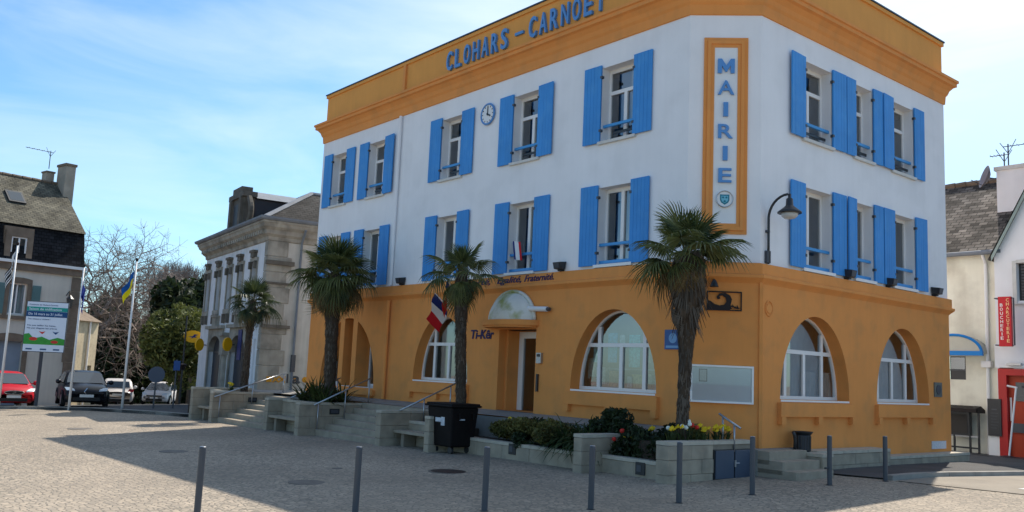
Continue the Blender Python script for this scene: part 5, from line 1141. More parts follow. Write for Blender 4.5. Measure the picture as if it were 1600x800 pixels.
# mosaic name on the side wall
MOG = mat('dark grey tile', (0.07, 0.075, 0.085), 0.5, 0.1); MOO = mat('orange tile', lin(215, 150, 40), 0.5, 0.2, 20)
t = thing('wall_mosaic', 'orange tile shapes and the grey letters la on the post office side wall', 'wall sign', tuple(FS.W(2.0, -5.5, .0)))
for kind, s, w2 in (('sq', .92, .22), ('x', 1.20, .26), ('x', 1.48, .26)):
    mb = MB(); z = -5.22
    if kind == 'sq': fbox(mb, FS, s-w2/2, s+w2/2, z-.11, z+.11, .055, .075)
    else:
        for q in (-1, 1): mb.add([FS.W(s+a, z+b, .03 if s > 1.3 else .075) for a, b in ((-.13, -.11*q-.04), (-.13, -.11*q+.04), (.13, .11*q+.04), (.13, .11*q-.04))], [(0, 1, 2, 3)])
    mb.build('tile_shape', MOO, t)
mb = MB(); ftext(mb, FS, 'l', 1.70, -5.35, .38, .0, .03, width=.06, bold=.02); mb.build('letter', MOG, t)
mb = MB(); ftext(mb, FS, 'a', 2.06, -5.35, .44, .0, .03, width=.36, bold=.03); mb.build('letter', MOG, t)
for s in (2.04, 2.45): mb = MB(); disc(mb, FS, s, -5.20, .0, .02, .12 if s > 2.2 else .07, 12); mb.build('tile_shape', MOO, t)
# projecting oval signs
def oval(t, name, c, ru, rz_, u, nrm, th_, m):
    u = Vector(u); nrm = Vector(nrm); mb = MB(); n = 24; A = [c+u*(ru*math.cos(2*math.pi*i/n))+Vector((0, 0, rz_*math.sin(2*math.pi*i/n)))+nrm*th_ for i in range(n)]; B = [p-nrm*(2*th_) for p in A]
    mb.add(A+B, [tuple(range(n)), tuple(range(n, 2*n))]+[(i, (i+1) % n, (i+1) % n+n, i+n) for i in range(n)]); return mb.build(name, m, t)
t = thing('oval_sign', 'yellow oval post sign with a blue bird at the left corner of the post office', 'sign', (-32.9, 1.66, -3.7)); c = Vector((-32.9, 1.66, -3.42)); u = Vector((.45, .89, 0)); nn = Vector((.89, -.45, 0))
oval(t, 'panel', c, .46, .31, u, nn, .06, PYEL)
mb = MB(); bp_ = [(-.24, -.02), (-.02, .02), (.06, .12), (.26, .10), (.10, .03), (.20, -.04), (.02, -.05), (-.08, -.12), (-.06, -.04)]; mb.add([c+u*x+Vector((0, 0, z))+nn*.066 for x, z in bp_], [tuple(range(9))]); mb.build('bird', PBLUE, t)
mb = MB(); mb.tube([c+u*.40, c+u*.60+Vector((.0, .0, 0))], .03, 6); mb.build('bracket', GREYM, t)
for x, lb in ((PX1-8.26, 'small yellow oval sign on a bracket over the left post office door'), (PX1-3.4, 'small yellow oval sign on a bracket over the right post office door')):
    t = thing('door_sign', lb, 'sign', tuple(FP.W(x, -4.1, .2)), group='oval signs at the post office doors'); c = FP.W(x+.1, -3.85, .45)
    oval(t, 'panel', c, .22, .30, (.25, -.97, 0), (.97, .25, 0), .05, PYEL); mb = MB(); mb.tube([FP.W(x-.35, -3.85, .02), FP.W(x-.1, -3.85, .3), c], .03, 6); mb.build('arm', GREYM, t)
t = thing('banner', 'dark blue banner on the post office front beside the slender palm', 'banner', tuple(FP.W(PX1-2.6, -4.2, .1)))
mb = MB(); fbox(mb, FP, PX1-2.9, PX1-2.4, -4.5, -3.2, .1, .13); mb.build('cloth', PBLUE, t)

# annex wall left of the post office
AN = mat('pale annex render', (0.70, 0.64, 0.54), 0.9, 0.06, 1, streak=.08)
FN = Fac((-32.15, 1.85), (-.90, .44), (-.44, -.90))
t = thing('annex_wall', 'pale cream annex wall with upright ribs left of the post office', 'wall', (-34, 2.6, -6.8))
mb = MB(); fbox(mb, FN, 0, 5.0, -7.0, -3.6, -.4, 0); mb.build('wall', AN, t)
mb = MB(); fbox(mb, FN, -.03, 5.05, -3.6, -3.45, -.45, .08); mb.build('coping', POS, t)
for i in range(10): mb = MB(); fbox(mb, FN, .1+i*.48, .24+i*.48, -6.95, -3.62, 0, .07); mb.build('rib', AN, t)

# ------------------------------------------------------------------ left house
K = 1.0976
FH = Fac((-36.93, -2.92), (.1908, -.9816), (.9816, .1908))
hz_ = lambda z: -4.564+(z+4.564)*K
HW = mat('grey beige render', (0.66, 0.60, 0.51), 0.9, 0.07, 1.0, streak=.05); HST = mat('brown stone trim', (0.20, 0.15, 0.11), 0.9, 0.18, 3, 0.3, 30)
MANS = slate_mat('mansard slate', (0.012, 0.012, 0.014), (0.027, 0.027, 0.03), (.1908, -.9816, 0), (0, 0, 1), .25, .16)
ROOFH = slate_mat('lichen slate', (0.09, 0.083, 0.066), (0.15, 0.135, 0.10), (.1908, -.9816, 0), (-.6, 0, .8), .30, .17)
GSH = mat('grey green shutter', lin(95, 125, 125), 0.6, 0.08); GDOOR = mat('pale blue grey door', lin(140, 152, 165), 0.6, 0.06)
ho = thing('corner_house', 'grey beige house with dark mansard roof and arched dormer on the left', 'house', tuple(FH.W(6, -6.9, -4)))
HL = 15.0; zb = -7.3
w1s = [(2.30*K, 3.05*K), (6.6*K, 7.35*K)]; gaps = [(a, b, hz_(-2.95), hz_(-1.55)) for a, b in w1s]+[(a-.1, b+.35, -7.2, hz_(-4.05)) for a, b in w1s]
mb = MB(); fwall(mb, FH, 0, HL, zb, hz_(-.95), gaps)
for s0, s1, z0, z1 in gaps:
    for s_ in (s0, s1): mb.quad(FH.W(s_, z0, 0), FH.W(s_, z1, 0), FH.W(s_, z1, -.25), FH.W(s_, z0, -.25))
    mb.quad(FH.W(s0, z1, 0), FH.W(s1, z1, 0), FH.W(s1, z1, -.25), FH.W(s0, z1, -.25))
for a in (0, HL): mb.quad(FH.W(a, zb, 0), FH.W(a, hz_(-.95), 0), FH.W(a, hz_(-.95), -8), FH.W(a, zb, -8))
mb.quad(FH.W(0, zb, -8), FH.W(HL, zb, -8), FH.W(HL, hz_(-.95), -8), FH.W(0, hz_(-.95), -8)); mb.build('wall', HW, ho)
for k in range(9):
    z = hz_(-6.9)+k*.715; b_ = .50 if k % 2 else .42
    mb = MB(); fbox(mb, FH, -.03, b_, z+.005, z+.71, -.3, .05); mb.build('quoin_stone', HST, ho)
mb = MB(); fbox(mb, FH, -.15, HL, hz_(-.98), hz_(-.68), -.1, .14); mb.build('cornice', HST, ho)
mb = MB(); fbox(mb, FH, -.2, HL, hz_(-.68)+.002, hz_(-.55), -.1, .26); mb.build('gutter', PVC, ho)
zm0, zm1, zr = hz_(-.55), hz_(1.05), hz_(3.75)
prof = [(.05, zm0), (-.30, zm1), (-.12, zm1+.02), (-3.6, zr), (-7.2, zm1), (-8.1, zm0)]
mb = MB()
for i, ((d0, a0), (d1, a1)) in enumerate(zip(prof, prof[1:])): mb.quad(FH.W(-.1, a0, d0), FH.W(HL, a0, d0), FH.W(HL, a1, d1), FH.W(-.1, a1, d1), 0 if i in (0, 1, 4) else 1)
for a in (-.1, HL): mb.add([FH.W(a, z, d) for d, z in prof], [tuple(range(6))], 0)
mb.build('roof', [MANS, ROOFH], ho)
mb = MB(); 
for i in range(30): a = i*.5; mb.tube([FH.W(a, zr+.02, -3.6), FH.W(a+.46, zr+.035, -3.6)], .09, 6)
mb.build('ridge_tiles', HST, ho)
def house_window(a, b, z0, z1, parent, mullion=True, d=-.2, m=PVC):
    mb = MB(); f = .07
    fbox(mb, FH, a, a+f, z0, z1, d, d+.06); fbox(mb, FH, b-f, b, z0, z1, d, d+.06); fbox(mb, FH, a+f, b-f, z0, z0+f, d, d+.06); fbox(mb, FH, a+f, b-f, z1-f, z1, d, d+.06)
    if mullion: fbox(mb, FH, (a+b)/2-.035, (a+b)/2+.035, z0+f, z1-f, d, d+.065)
    w_ = mb.build('window', m, parent); rect_pane(FH, a+f, b-f, z0+f, z1-f, d+.03, w_)
    mb = MB(); mb.quad(*[FH.W(s, z, d-.25) for s, z in ((a, z0), (b, z0), (b, z1), (a, z1))]); mb.build('curtain', CURT, w_); return w_
def arch_trim(mb, a, b, z0, z1, rise, w2, d0, d1):
    n = 8; c, h = (a+b)/2, (b-a)/2
    fbox(mb, FH, a-w2, a, z0, z1, d0, d1); fbox(mb, FH, b, b+w2, z0, z1, d0, d1)
    q = lambda s, k: z1+rise*(1-((s-c)/(h+k))**2)
    for i in range(n):
        s, e_ = a-w2+(b-a+2*w2)*i/n, a-w2+(b-a+2*w2)*(i+1)/n
        mb.add([FH.W(s, z1-.02, d1), FH.W(e_, z1-.02, d1), FH.W(e_, q(e_, w2)+w2, d1), FH.W(s, q(s, w2)+w2, d1), FH.W(s, q(s, w2)+w2, d0), FH.W(e_, q(e_, w2)+w2, d0)], [(0, 1, 2, 3), (3, 2, 5, 4)])
for a, b in w1s:
    house_window(a, b, hz_(-2.95), hz_(-1.55), ho)
    mb = MB(); arch_trim(mb, a, b, hz_(-3.0), hz_(-1.55), .08, .2, 0, .05); mb.build('window_surround', HST, ho)
    mb = MB(); fbox(mb, FH, a-.3, b+.3, hz_(-3.15), hz_(-3.0)-.002, 0, .14); mb.build('sill', HST, ho)
    for q0, q1 in ((a-.62, a-.22), (b+.22, b+.62)):
        mb = MB(); fbox(mb, FH, q0, q1, hz_(-2.95), hz_(-1.6), .055, .095); sh = mb.build('shutter', GSH, ho)
        mb = MB()
        for i in range(9): z = hz_(-2.85)+i*.15; fbox(mb, FH, q0+.05, q1-.05, z, z+.09, .096, .108)
        mb.build('louvres', GSH, sh)
    mb = MB(); fbox(mb, FH, a-.1, b+.35, -7.15, hz_(-4.05), -.24, -.18); d_ = mb.build('door', GDOOR, ho)
    mb = MB(); arch_trim(mb, a-.1, b+.35, -7.2, hz_(-4.1), .15, .22, 0, .06); mb.build('door_surround', HST, ho)
for a, b in w1s:
    z0, z1 = hz_(-.45), hz_(.50); a, b = a+.25, b+.15
    mb = MB(); fbox(mb, FH, a-.32, b+.32, zm0, zm1-.12, -1.0, -.1); dm = mb.build('dormer', HST, ho)
    mb = MB(); arch_trim(mb, a, b, z0-.1, z1, .14, .28, -.099, .02); mb.build('dormer_surround', HST, dm)
    house_window(a, b, z0, z1, ho, True, -.085)
ar = (-2.35-(-.12))/(-3.6+.12)
def on_roof(s, f): d = -.12+(-3.6+.12)*f; return FH.W(s, zm1+.02+(zr-zm1-.02)*f, d)
nr = (FH.n*(zr-zm1)+Vector((0, 0, 3.48))).normalized()
mb = MB(); q = [on_roof(s, f) for s, f in ((2.2*K, .42), (2.95*K, .42), (2.95*K, .64), (2.2*K, .64))]; Q = [p+nr*.10 for p in q]
mb.add(q+Q, [(4, 5, 6, 7), (0, 1, 5, 4), (1, 2, 6, 5), (2, 3, 7, 6), (3, 0, 4, 7)]); sk = mb.build('skylight', DARKM, ho)
CARGL = mat('dark glass', (0.018, 0.03, 0.045), 0.06, 0.0, spec=0.8)
mb = MB(); q = [on_roof(s, f)+nr*.105 for s, f in ((2.28*K, .445), (2.87*K, .445), (2.87*K, .615), (2.28*K, .615))]; mb.quad(*q); mb.build('pane', CARGL, sk)
CHM = mat('chimney render', (0.36, 0.31, 0.25), 0.9, 0.15, 2, 0.2, 30)
mb = MB(); fbox(mb, FH, -.36, .16, zm1+.3, hz_(4.62), -3.7, -2.7); mb.build('chimney', CHM, ho)
mb = MB(); fbox(mb, FH, -.41, .21, hz_(4.62), hz_(4.74), -3.75, -2.65); mb.build('chimney_cap', HST, ho)
mb = MB(); fbox(mb, FH, .30, .70, zm1+1.2, hz_(4.28), -4.3, -3.72); mb.build('chimney', CHM, ho)
mb = MB(); fbox(mb, FH, .26, .74, hz_(4.28), hz_(4.36), -4.35, -3.68); mb.build('chimney_cap', HST, ho)
def aerial(label, p, h, u, n=5, L_=1.2):
    t = thing('tv_aerial', label, 'aerial', tuple(p)); p = Vector(p); u = Vector(u).normalized(); v = Vector((-u.y, u.x, 0)); mb = MB(); mb.tube([p, p+Vector((0, 0, h))], .022, 6); mb.build('mast', GREYM, t)
    mb = MB(); b = p+Vector((0, 0, h-.08)); mb.tube([b-u*.15, b+u*L_], .015, 5)
    for i in range(n): c_ = b+u*(L_*(i+.5)/n); mb.tube([c_-v*.16, c_+v*.16], .010, 4)
    mb.tube([b+Vector((0, 0, -.25)), b+u*.25+Vector((0, 0, .22))], .012, 4); mb.tube([b+Vector((0, 0, -.25)), b-u*.25+Vector((0, 0, .15))], .012, 4)
    mb.build('antenna', GREYM, t); return t
aerial('thin TV aerial on the chimney of the left house', FH.W(.55, hz_(4.5), -3.9), 1.0, FH.u, 5, 1.3)
t = thing('wall_lantern', 'dark wall lantern on the corner of the left house', 'lantern', tuple(FH.W(.62, hz_(-2.45), .0)))
mb = MB(); mb.lathe([(.10, 0), (.16, .45), (.19, .47), (.06, .62), (.02, .66)], FH.W(.62, hz_(-2.5), .45), 6); mb.build('lantern', DARKM, t)
mb = MB(); mb.tube([FH.W(.62, hz_(-1.8), .45), FH.W(.62, hz_(-1.7), .3), FH.W(.62, hz_(-1.9), 0)], .02, 6); mb.build('bracket', DARKM, t)

# yellowish building behind
YB = mat('sandy render', (0.66, 0.54, 0.36), 0.9, 0.12, 1.0, streak=.1, spot=(.3, .24, .16), spot_amt=.3)
FY = Fac((-42.6, -2.6), (-.66, .75), (.75, .66))
t = thing('sandy_building', 'low sandy yellow building with a grey roof behind the left house', 'building', tuple(FY.W(5, -7, -2)))
gp = [(3.3, 3.7, -6.6, -5.2)]
mb = MB(); fwall(mb, FY, 0, 4.0, -8.4, -2.5, gp)
for s0, s1, z0, z1 in gp: mb.quad(*[FY.W(s, z, -.2) for s, z in ((s0, z0), (s1, z0), (s1, z1), (s0, z1))]); mb.quad(FY.W(s1, z0, 0), FY.W(s1, z1, 0), FY.W(s1, z1, -.2), FY.W(s1, z0, -.2))
for a in (0, 4.0): mb.add([FY.W(a, -8.4, 0), FY.W(a, -2.5, 0), FY.W(a, -1.3, -2.5), FY.W(a, -2.5, -5), FY.W(a, -8.4, -5)], [(0, 1, 2, 3, 4)])
mb.build('wall', YB, t)
mb = MB(); mb.quad(FY.W(-.1, -2.6, .2), FY.W(4.1, -2.6, .2), FY.W(4.1, -1.28, -2.5), FY.W(-.1, -1.28, -2.5)); mb.quad(FY.W(-.1, -2.6, -5.2), FY.W(4.1, -2.6, -5.2), FY.W(4.1, -1.28, -2.5), FY.W(-.1, -1.28, -2.5)); mb.build('roof', HST, t)
mb = MB(); mb.tube([FY.W(3.1, -2.6, .07), FY.W(3.1, -8, .07)], .06, 6); mb.build('downpipe', PVC, t)

# ------------------------------------------------------------------ right hand houses
FR = Fac((0, 14.6), (1, 0), (0, -1))
rh = thing('cream_house', 'stained cream house with lichen slate roof right of the town hall', 'house', (-3, 17.5, -6.8))
RZ = -.10
mb = MB(); fwall(mb, FR, -9, .95, -7.3, RZ, [(-.98, -.48, -4.12, -3.38)]); mb.quad((-9, 14.6, -7.3), (-9, 21, -7.3), (-9, 21, RZ), (-9, 14.6, RZ))
mb.quad(*[FR.W(s, z, -.2) for s, z in ((-1.0, -4.15), (-.46, -4.15), (-.46, -3.35), (-1.0, -3.35))])
mb.build('wall', CREAM, rh)
ROOFR = slate_mat('lichened roof slate', (0.055, 0.048, 0.042), (0.25, 0.22, 0.19), (1, 0, 0), (0, .6, .8), .28, .17)
mb = MB(); mb.quad((-9.2, 14.35, RZ+.02), (1.0, 14.35, RZ+.02), (1.0, 17.9, 2.95), (-9.2, 17.9, 2.95)); mb.quad((-9.2, 21.4, RZ+.02), (1.0, 21.4, RZ+.02), (1.0, 17.9, 2.95), (-9.2, 17.9, 2.95)); mb.build('roof', ROOFR, rh)
mb = MB()
for i in range(26): x = -9.1+i*.39; mb.tube([(x, 17.9, 2.98), (x+.36, 17.9, 3.0)], .10, 6)
mb.build('ridge_tiles', HST, rh)
mb = MB(); mb.tube([(-9.2, 14.30, RZ-.02), (.80, 14.30, RZ+.0)], .075, 8); mb.build('gutter', ZINC, rh)
mb = MB(); mb.tube([(.23, 14.32, RZ-.06), (.23, 14.52, RZ-.35), (.22, 14.52, -4.0), (.2, 14.52, -6.45)], .055, 8); mb.build('downpipe', PVC, rh)
mb = MB(); fbox(mb, FR, .08, .36, -3.72, -3.52, .02, .22); mb.build('hopper_head', PVC, rh)
mb = MB(); fbox(mb, FR, -.98, -.48, -4.12, -3.38, -.06, -.02); wn = mb.build('window', DARKM, rh)
mb = MB(); fbox(mb, FR, -.98, -.48, -3.84, -3.80, -.02, .005); mb.build('bar', GREYM, wn)
rect_pane(FR, -.95, -.51, -3.79, -3.41, -.015, wn)
AWN = mat('awning blue', lin(25, 125, 200), 0.5, 0.05); AWC = mat('awning sheet', (0.52, 0.50, 0.42), 0.7, 0.12, 2)
t = thing('arched_awning', 'blue edged arched awning over the dark little window of the cream house', 'awning', tuple(FR.W(-.6, -3.3, .3)))
n = 16; c0, A_, H_ = -.62, .86, .56; P = [(c0-A_*math.cos(math.pi*i/n), -3.28+H_*math.sin(math.pi*i/n)) for i in range(n+1)]
mb = MB(); mb.tube([FR.W(s, z, .55) for s, z in P], .045, 6); fbox(mb, FR, c0-A_-.04, c0+A_+.04, -3.37, -3.23, .50, .60); mb.build('blue_frame', AWN, t, smooth=False)
mb = MB()
for (a, b), (e_, f_) in zip(P, P[1:]): mb.quad(FR.W(a, b, .55), FR.W(e_, f_, .55), FR.W(e_, f_, 0), FR.W(a, b, 0))
mb.add([FR.W(s, z, .54) for s, z in P], [tuple(range(n+1))]); mb.build('sheet', AWC, t)
t = thing('display_shelter', 'black roofed display case on legs against the cream wall', 'display case', (-.4, 14.1, -6.5))
mb = MB(); mb.add([(-1.1, 13.85, -5.02), (.12, 13.85, -5.02), (.12, 14.2, -4.93), (-1.1, 14.2, -4.93), (-1.1, 14.5, -5.05), (.12, 14.5, -5.05), (-1.1, 13.85, -5.12), (.12, 13.85, -5.12), (.12, 14.5, -5.15), (-1.1, 14.5, -5.15)], [(0, 1, 2, 3), (3, 2, 5, 4), (0, 6, 7, 1), (1, 7, 8, 5, 2), (0, 3, 4, 9, 6), (6, 9, 8, 7)]); mb.build('roof', IRON, t)
mb = MB(); mb.box(-1.02, -.18, 14.05, 14.25, -5.85, -5.13); mb.build('case', DARKM, t)
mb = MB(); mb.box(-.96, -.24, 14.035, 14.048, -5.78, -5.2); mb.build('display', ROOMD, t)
for x in (-1.0, -.68, -.2, .06): mb = MB(); mb.box(x-.025, x+.025, 14.12, 14.18, -6.8, -5.0 if x > -.1 else -5.85); mb.build('leg', DARKM, t)
for z in (-6.25, -5.9): mb = MB(); mb.box(-1.0, .06, 14.13, 14.17, z, z+.05); mb.build('rail', STEEL if z > -6 else DARKM, t)
# white gable house with red shop front
FG = Fac((0, 14.25), (1, 0), (0, -1))
gh = thing('gable_house', 'white gabled house with a red shop front at the right edge', 'house', (4, 17, -6.8))
GX0, GX1, GE, GP = .60, 8.2, -.30, 6.9
mb = MB(); fwall(mb, FG, GX0, GX1, -7.3, GE, [(1.25, 2.2, -1.68, -.52), (.66, 3.4, -7.2, -3.72), (4.6, 5.5, -1.68, -.52)]); xm = (GX0+GX1)/2
mb.add([FG.W(GX0, GE, 0), FG.W(GX1, GE, 0), FG.W(xm, GP, 0)], [(0, 1, 2)])
for a, b, c_, e_ in ((1.25, 2.2, -1.68, -.52), (.66, 3.4, -7.2, -3.72), (4.6, 5.5, -1.68, -.52)):
    for s in (a, b): mb.quad(FG.W(s, c_, 0), FG.W(s, e_, 0), FG.W(s, e_, -.3), FG.W(s, c_, -.3))
    mb.quad(FG.W(a, e_, 0), FG.W(b, e_, 0), FG.W(b, e_, -.3), FG.W(a, e_, -.3))
for x in (GX0, GX1): mb.quad((x, 14.25, -7.3), (x, 22, -7.3), (x, 22, GE), (x, 14.25, GE))
mb.build('wall', WHITE, gh)
mb = MB(); mb.quad((GX0-.1, 14.0, GE-.1), (xm, 14.0, GP+.05), (xm, 22.2, GP+.05), (GX0-.1, 22.2, GE-.1)); mb.quad((GX1+.1, 14.0, GE-.1), (xm, 14.0, GP+.05), (xm, 22.2, GP+.05), (GX1+.1, 22.2, GE-.1)); mb.build('roof', ROOFR, gh)
VERD = mat('pale verge board', lin(150, 165, 160), 0.7, 0.08)
mb = MB()
for xa in (GX0, GX1): mb.add([FG.W(xa, GE+.02, .22), FG.W(xm, GP+.08, .22), FG.W(xm, GP-.10, .22), FG.W(xa, GE-.16, .22), FG.W(xa, GE+.02, .0), FG.W(xm, GP+.08, .0)], [(0, 1, 2, 3), (0, 1, 5, 4)])
mb.build('verge_board', VERD, gh)
for a in (1.25, 4.6):
    b = a+.95; mb = MB()
    fbox(mb, FG, a, b, -1.68, -.52, -.22, -.18); wn = mb.build('window', DARKM, gh); mb = MB()
    for i in range(12): z = -1.62+i*.09; fbox(mb, FG, a+.08, b-.02, z, z+.05, -.18, -.12)
    mb.build('louvres', GREYM, wn); mb = MB(); fbox(mb, FG, a-.12, a-.003, -1.75, -.45, -.1, .04); fbox(mb, FG, a-.003, b+.1, -.517, -.42, -.1, .05); fbox(mb, FG, a-.12, b+.1, -1.80, -1.752, -.1, .10); mb.build('window_surround', SILL, wn)
mb = MB(); fbox(mb, FG, .64, .88, -6.95, -3.75, -.28, .05); fbox(mb, FG, .88, 3.4, -3.95, -3.75, -.28, .05); fbox(mb, FG, 1.42, 1.62, -6.95, -3.95, -.2, .03); sf = mb.build('shop_front', RED, gh)
mb = MB(); fbox(mb, FG, .88, 1.42, -6.9, -3.95, -.2, -.12); mb.build('door', REDO, sf)
mb = MB(); fbox(mb, FG, 1.08, 1.38, -4.72, -4.15, -.119, -.10); mb.build('door_pane', CARGL, sf)
mb = MB(); fbox(mb, FG, .97, 1.42, -5.66, -5.38, -.119, -.06); mb.build('dark_panel', GREYM, sf)
mb = MB(); fbox(mb, FG, 1.62, 3.3, -6.2, -3.95, -.16, -.12); mb.build('shop_window', CARGL, sf)
mb = MB(); fbox(mb, FG, 1.62, 3.4, -6.95, -6.2, -.2, .0); mb.build('stall_riser', RED, sf)
mb = MB(); fbox(mb, FG, .915, .965, -5.32, -4.62, -.1, -.09); mb.build('door_lettering', PVC, sf)
mb = MB(); fbox(mb, FG, .95, 1.35, -3.65, -3.58, .05, .2); mb.build('shop_lamp', STEEL, sf)
mb = MB(); fbox(mb, FG, .55, 3.6, -3.72, -3.0, .0, .02); mb.build('white_band', WHITE, gh)
SGR = mat('sign red', lin(205, 25, 40), 0.45, 0.05, spec=.4); SGY = mat('sign yellow', lin(250, 215, 150), 0.5, 0.03)
t = thing('hanging_sign', 'red vertical sign BOUCHERIE CHARCUTERIE on the white gable house', 'sign', (1.1, 13.7, -3.1))
FK = Fac((0, 13.7), (1, 0), (0, -1))
mb = MB(); fbox(mb, FK, .92, 1.28, -3.10, -1.60, -.06, .06); mb.build('panel', SGR, t)
for i, ch in enumerate('BOUCHERIE'): mb = MB(); ftext(mb, FK, ch, 1.015, -1.90-i*.125, .098, .06, .068, width=.08 if ch != 'I' else .022, bold=.012); mb.build('letter', PVC, t)
for i, ch in enumerate('CHARCUTERIE'): mb = MB(); ftext(mb, FK, ch, 1.19, -1.75-i*.123, .098, .06, .068, width=.08 if ch != 'I' else .022, bold=.012); mb.build('letter', SGY, t)
mb = MB()
for z in (-1.64, -3.06): mb.tube([FK.W(.93, z, 0), FK.W(.80, z, 0), FK.W(.80, z, -.55)], .02, 5)
mb.tube([FK.W(1.28, -1.64, 0), FK.W(1.34, -1.64, 0), FK.W(1.34, -3.06, 0), FK.W(1.28, -3.06, 0)], .025, 5); mb.build('bracket', GREYM, t)
t = thing('menu_board', 'dark menu board on the wall between downpipe and red shop front', 'board', (.5, 14.1, -5.8))
mb = MB(); fbox(mb, FG, .33, .72, -5.80, -4.68, .03, .10); mb.build('panel', DARKM, t)
mb = MB(); fbox(mb, FG, .45, .60, -5.02, -4.98, .10, .105)
for i in range(6): fbox(mb, FG, .42, .64-.03*(i % 3), -5.12-i*.09, -5.105-i*.09, .10, .103)
mb.build('lettering', GREYM, t)
mb = MB(); fbox(mb, FG, .31, .63, -6.5, -5.82, -.3, .02); t2 = mb.build('meter_cabinet', PVC); tag(t2, 'white meter cabinet under the dark menu board', 'cabinet')
t = thing('leaning_post', 'thin white post leaning in front of the red shop front', 'post', (1.02, 13.8, -6.5))
mb = MB(); mb.tube([(1.02, 13.8, -6.6), (1.30, 13.8, -4.32)], .028, 8); mb.build('pole', WHITEP, t)
mb = MB(); mb.tube([(1.33, 13.8, -4.32), (1.05, 13.8, -4.27)], .03, 6); mb.build('crossbar', WHITEP, t)
mb = MB(); mb.lathe([(.22, -.1), (.22, .03), (.06, .06), (0, .06)], (1.02, 13.8, gz(1.02, 13.8)+.02), 14); mb.build('base', DARKM, t)
mb = MB(); z = gz(1.2, 13.6); mb.box(.1, 2.2, 13.5, 13.95, z-.1, z+.035); tag(mb.build('door_mat', DARKM), 'dark mat on the pavement before the red shop front', 'mat')
t = thing('chimney_stack', 'white chimney with a stone cap between the two right hand houses', 'chimney', (.35, 16.5, 1.0))
mb = MB(); mb.box(-.02, .95, 16.2, 17.1, 1.0, 2.92); mb.build('stack', WHITE, t)
mb = MB(); mb.box(-.08, 1.01, 16.14, 17.16, 2.92, 3.05); mb.build('cap', SILL, t)
aerial('TV aerial mast on the white right hand chimney', (.22, 16.6, 3.05), .85, (1, .1, 0), 5, 1.0); aerial('second TV aerial crossing to the right edge on the white chimney', (.05, 16.7, 3.05), .6, (-1, -.1, 0), 4, .45)
t = thing('satellite_dish', 'grey satellite dish on the side of the white right hand chimney', 'satellite dish', (-.3, 16.3, 2.6))
d = Vector((-.75, -.6, .3)).normalized(); mb = MB(); mb.lathe([(.0, -.06), (.16, -.03), (.30, .05), (.40, .12), (.39, .13), (.28, .065), (.14, -.01)], (-.32, 16.25, 2.75), 20, axis=d); mb.build('dish', mat('dish grey', (.22, .2, .22), .6, .05), t, smooth=True)
mb = MB(); mb.tube([Vector((-.32, 16.25, 2.75))-d*.05, (-.1, 16.4, 2.7), (.0, 16.4, 2.7)], .025, 6); mb.tube([Vector((-.32, 16.25, 2.75))+Vector((0, 0, -.36)), Vector((-.32, 16.25, 2.75))+d*.55+Vector((0, 0, -.25))], .015, 5); mb.build('arm', GREYM, t)

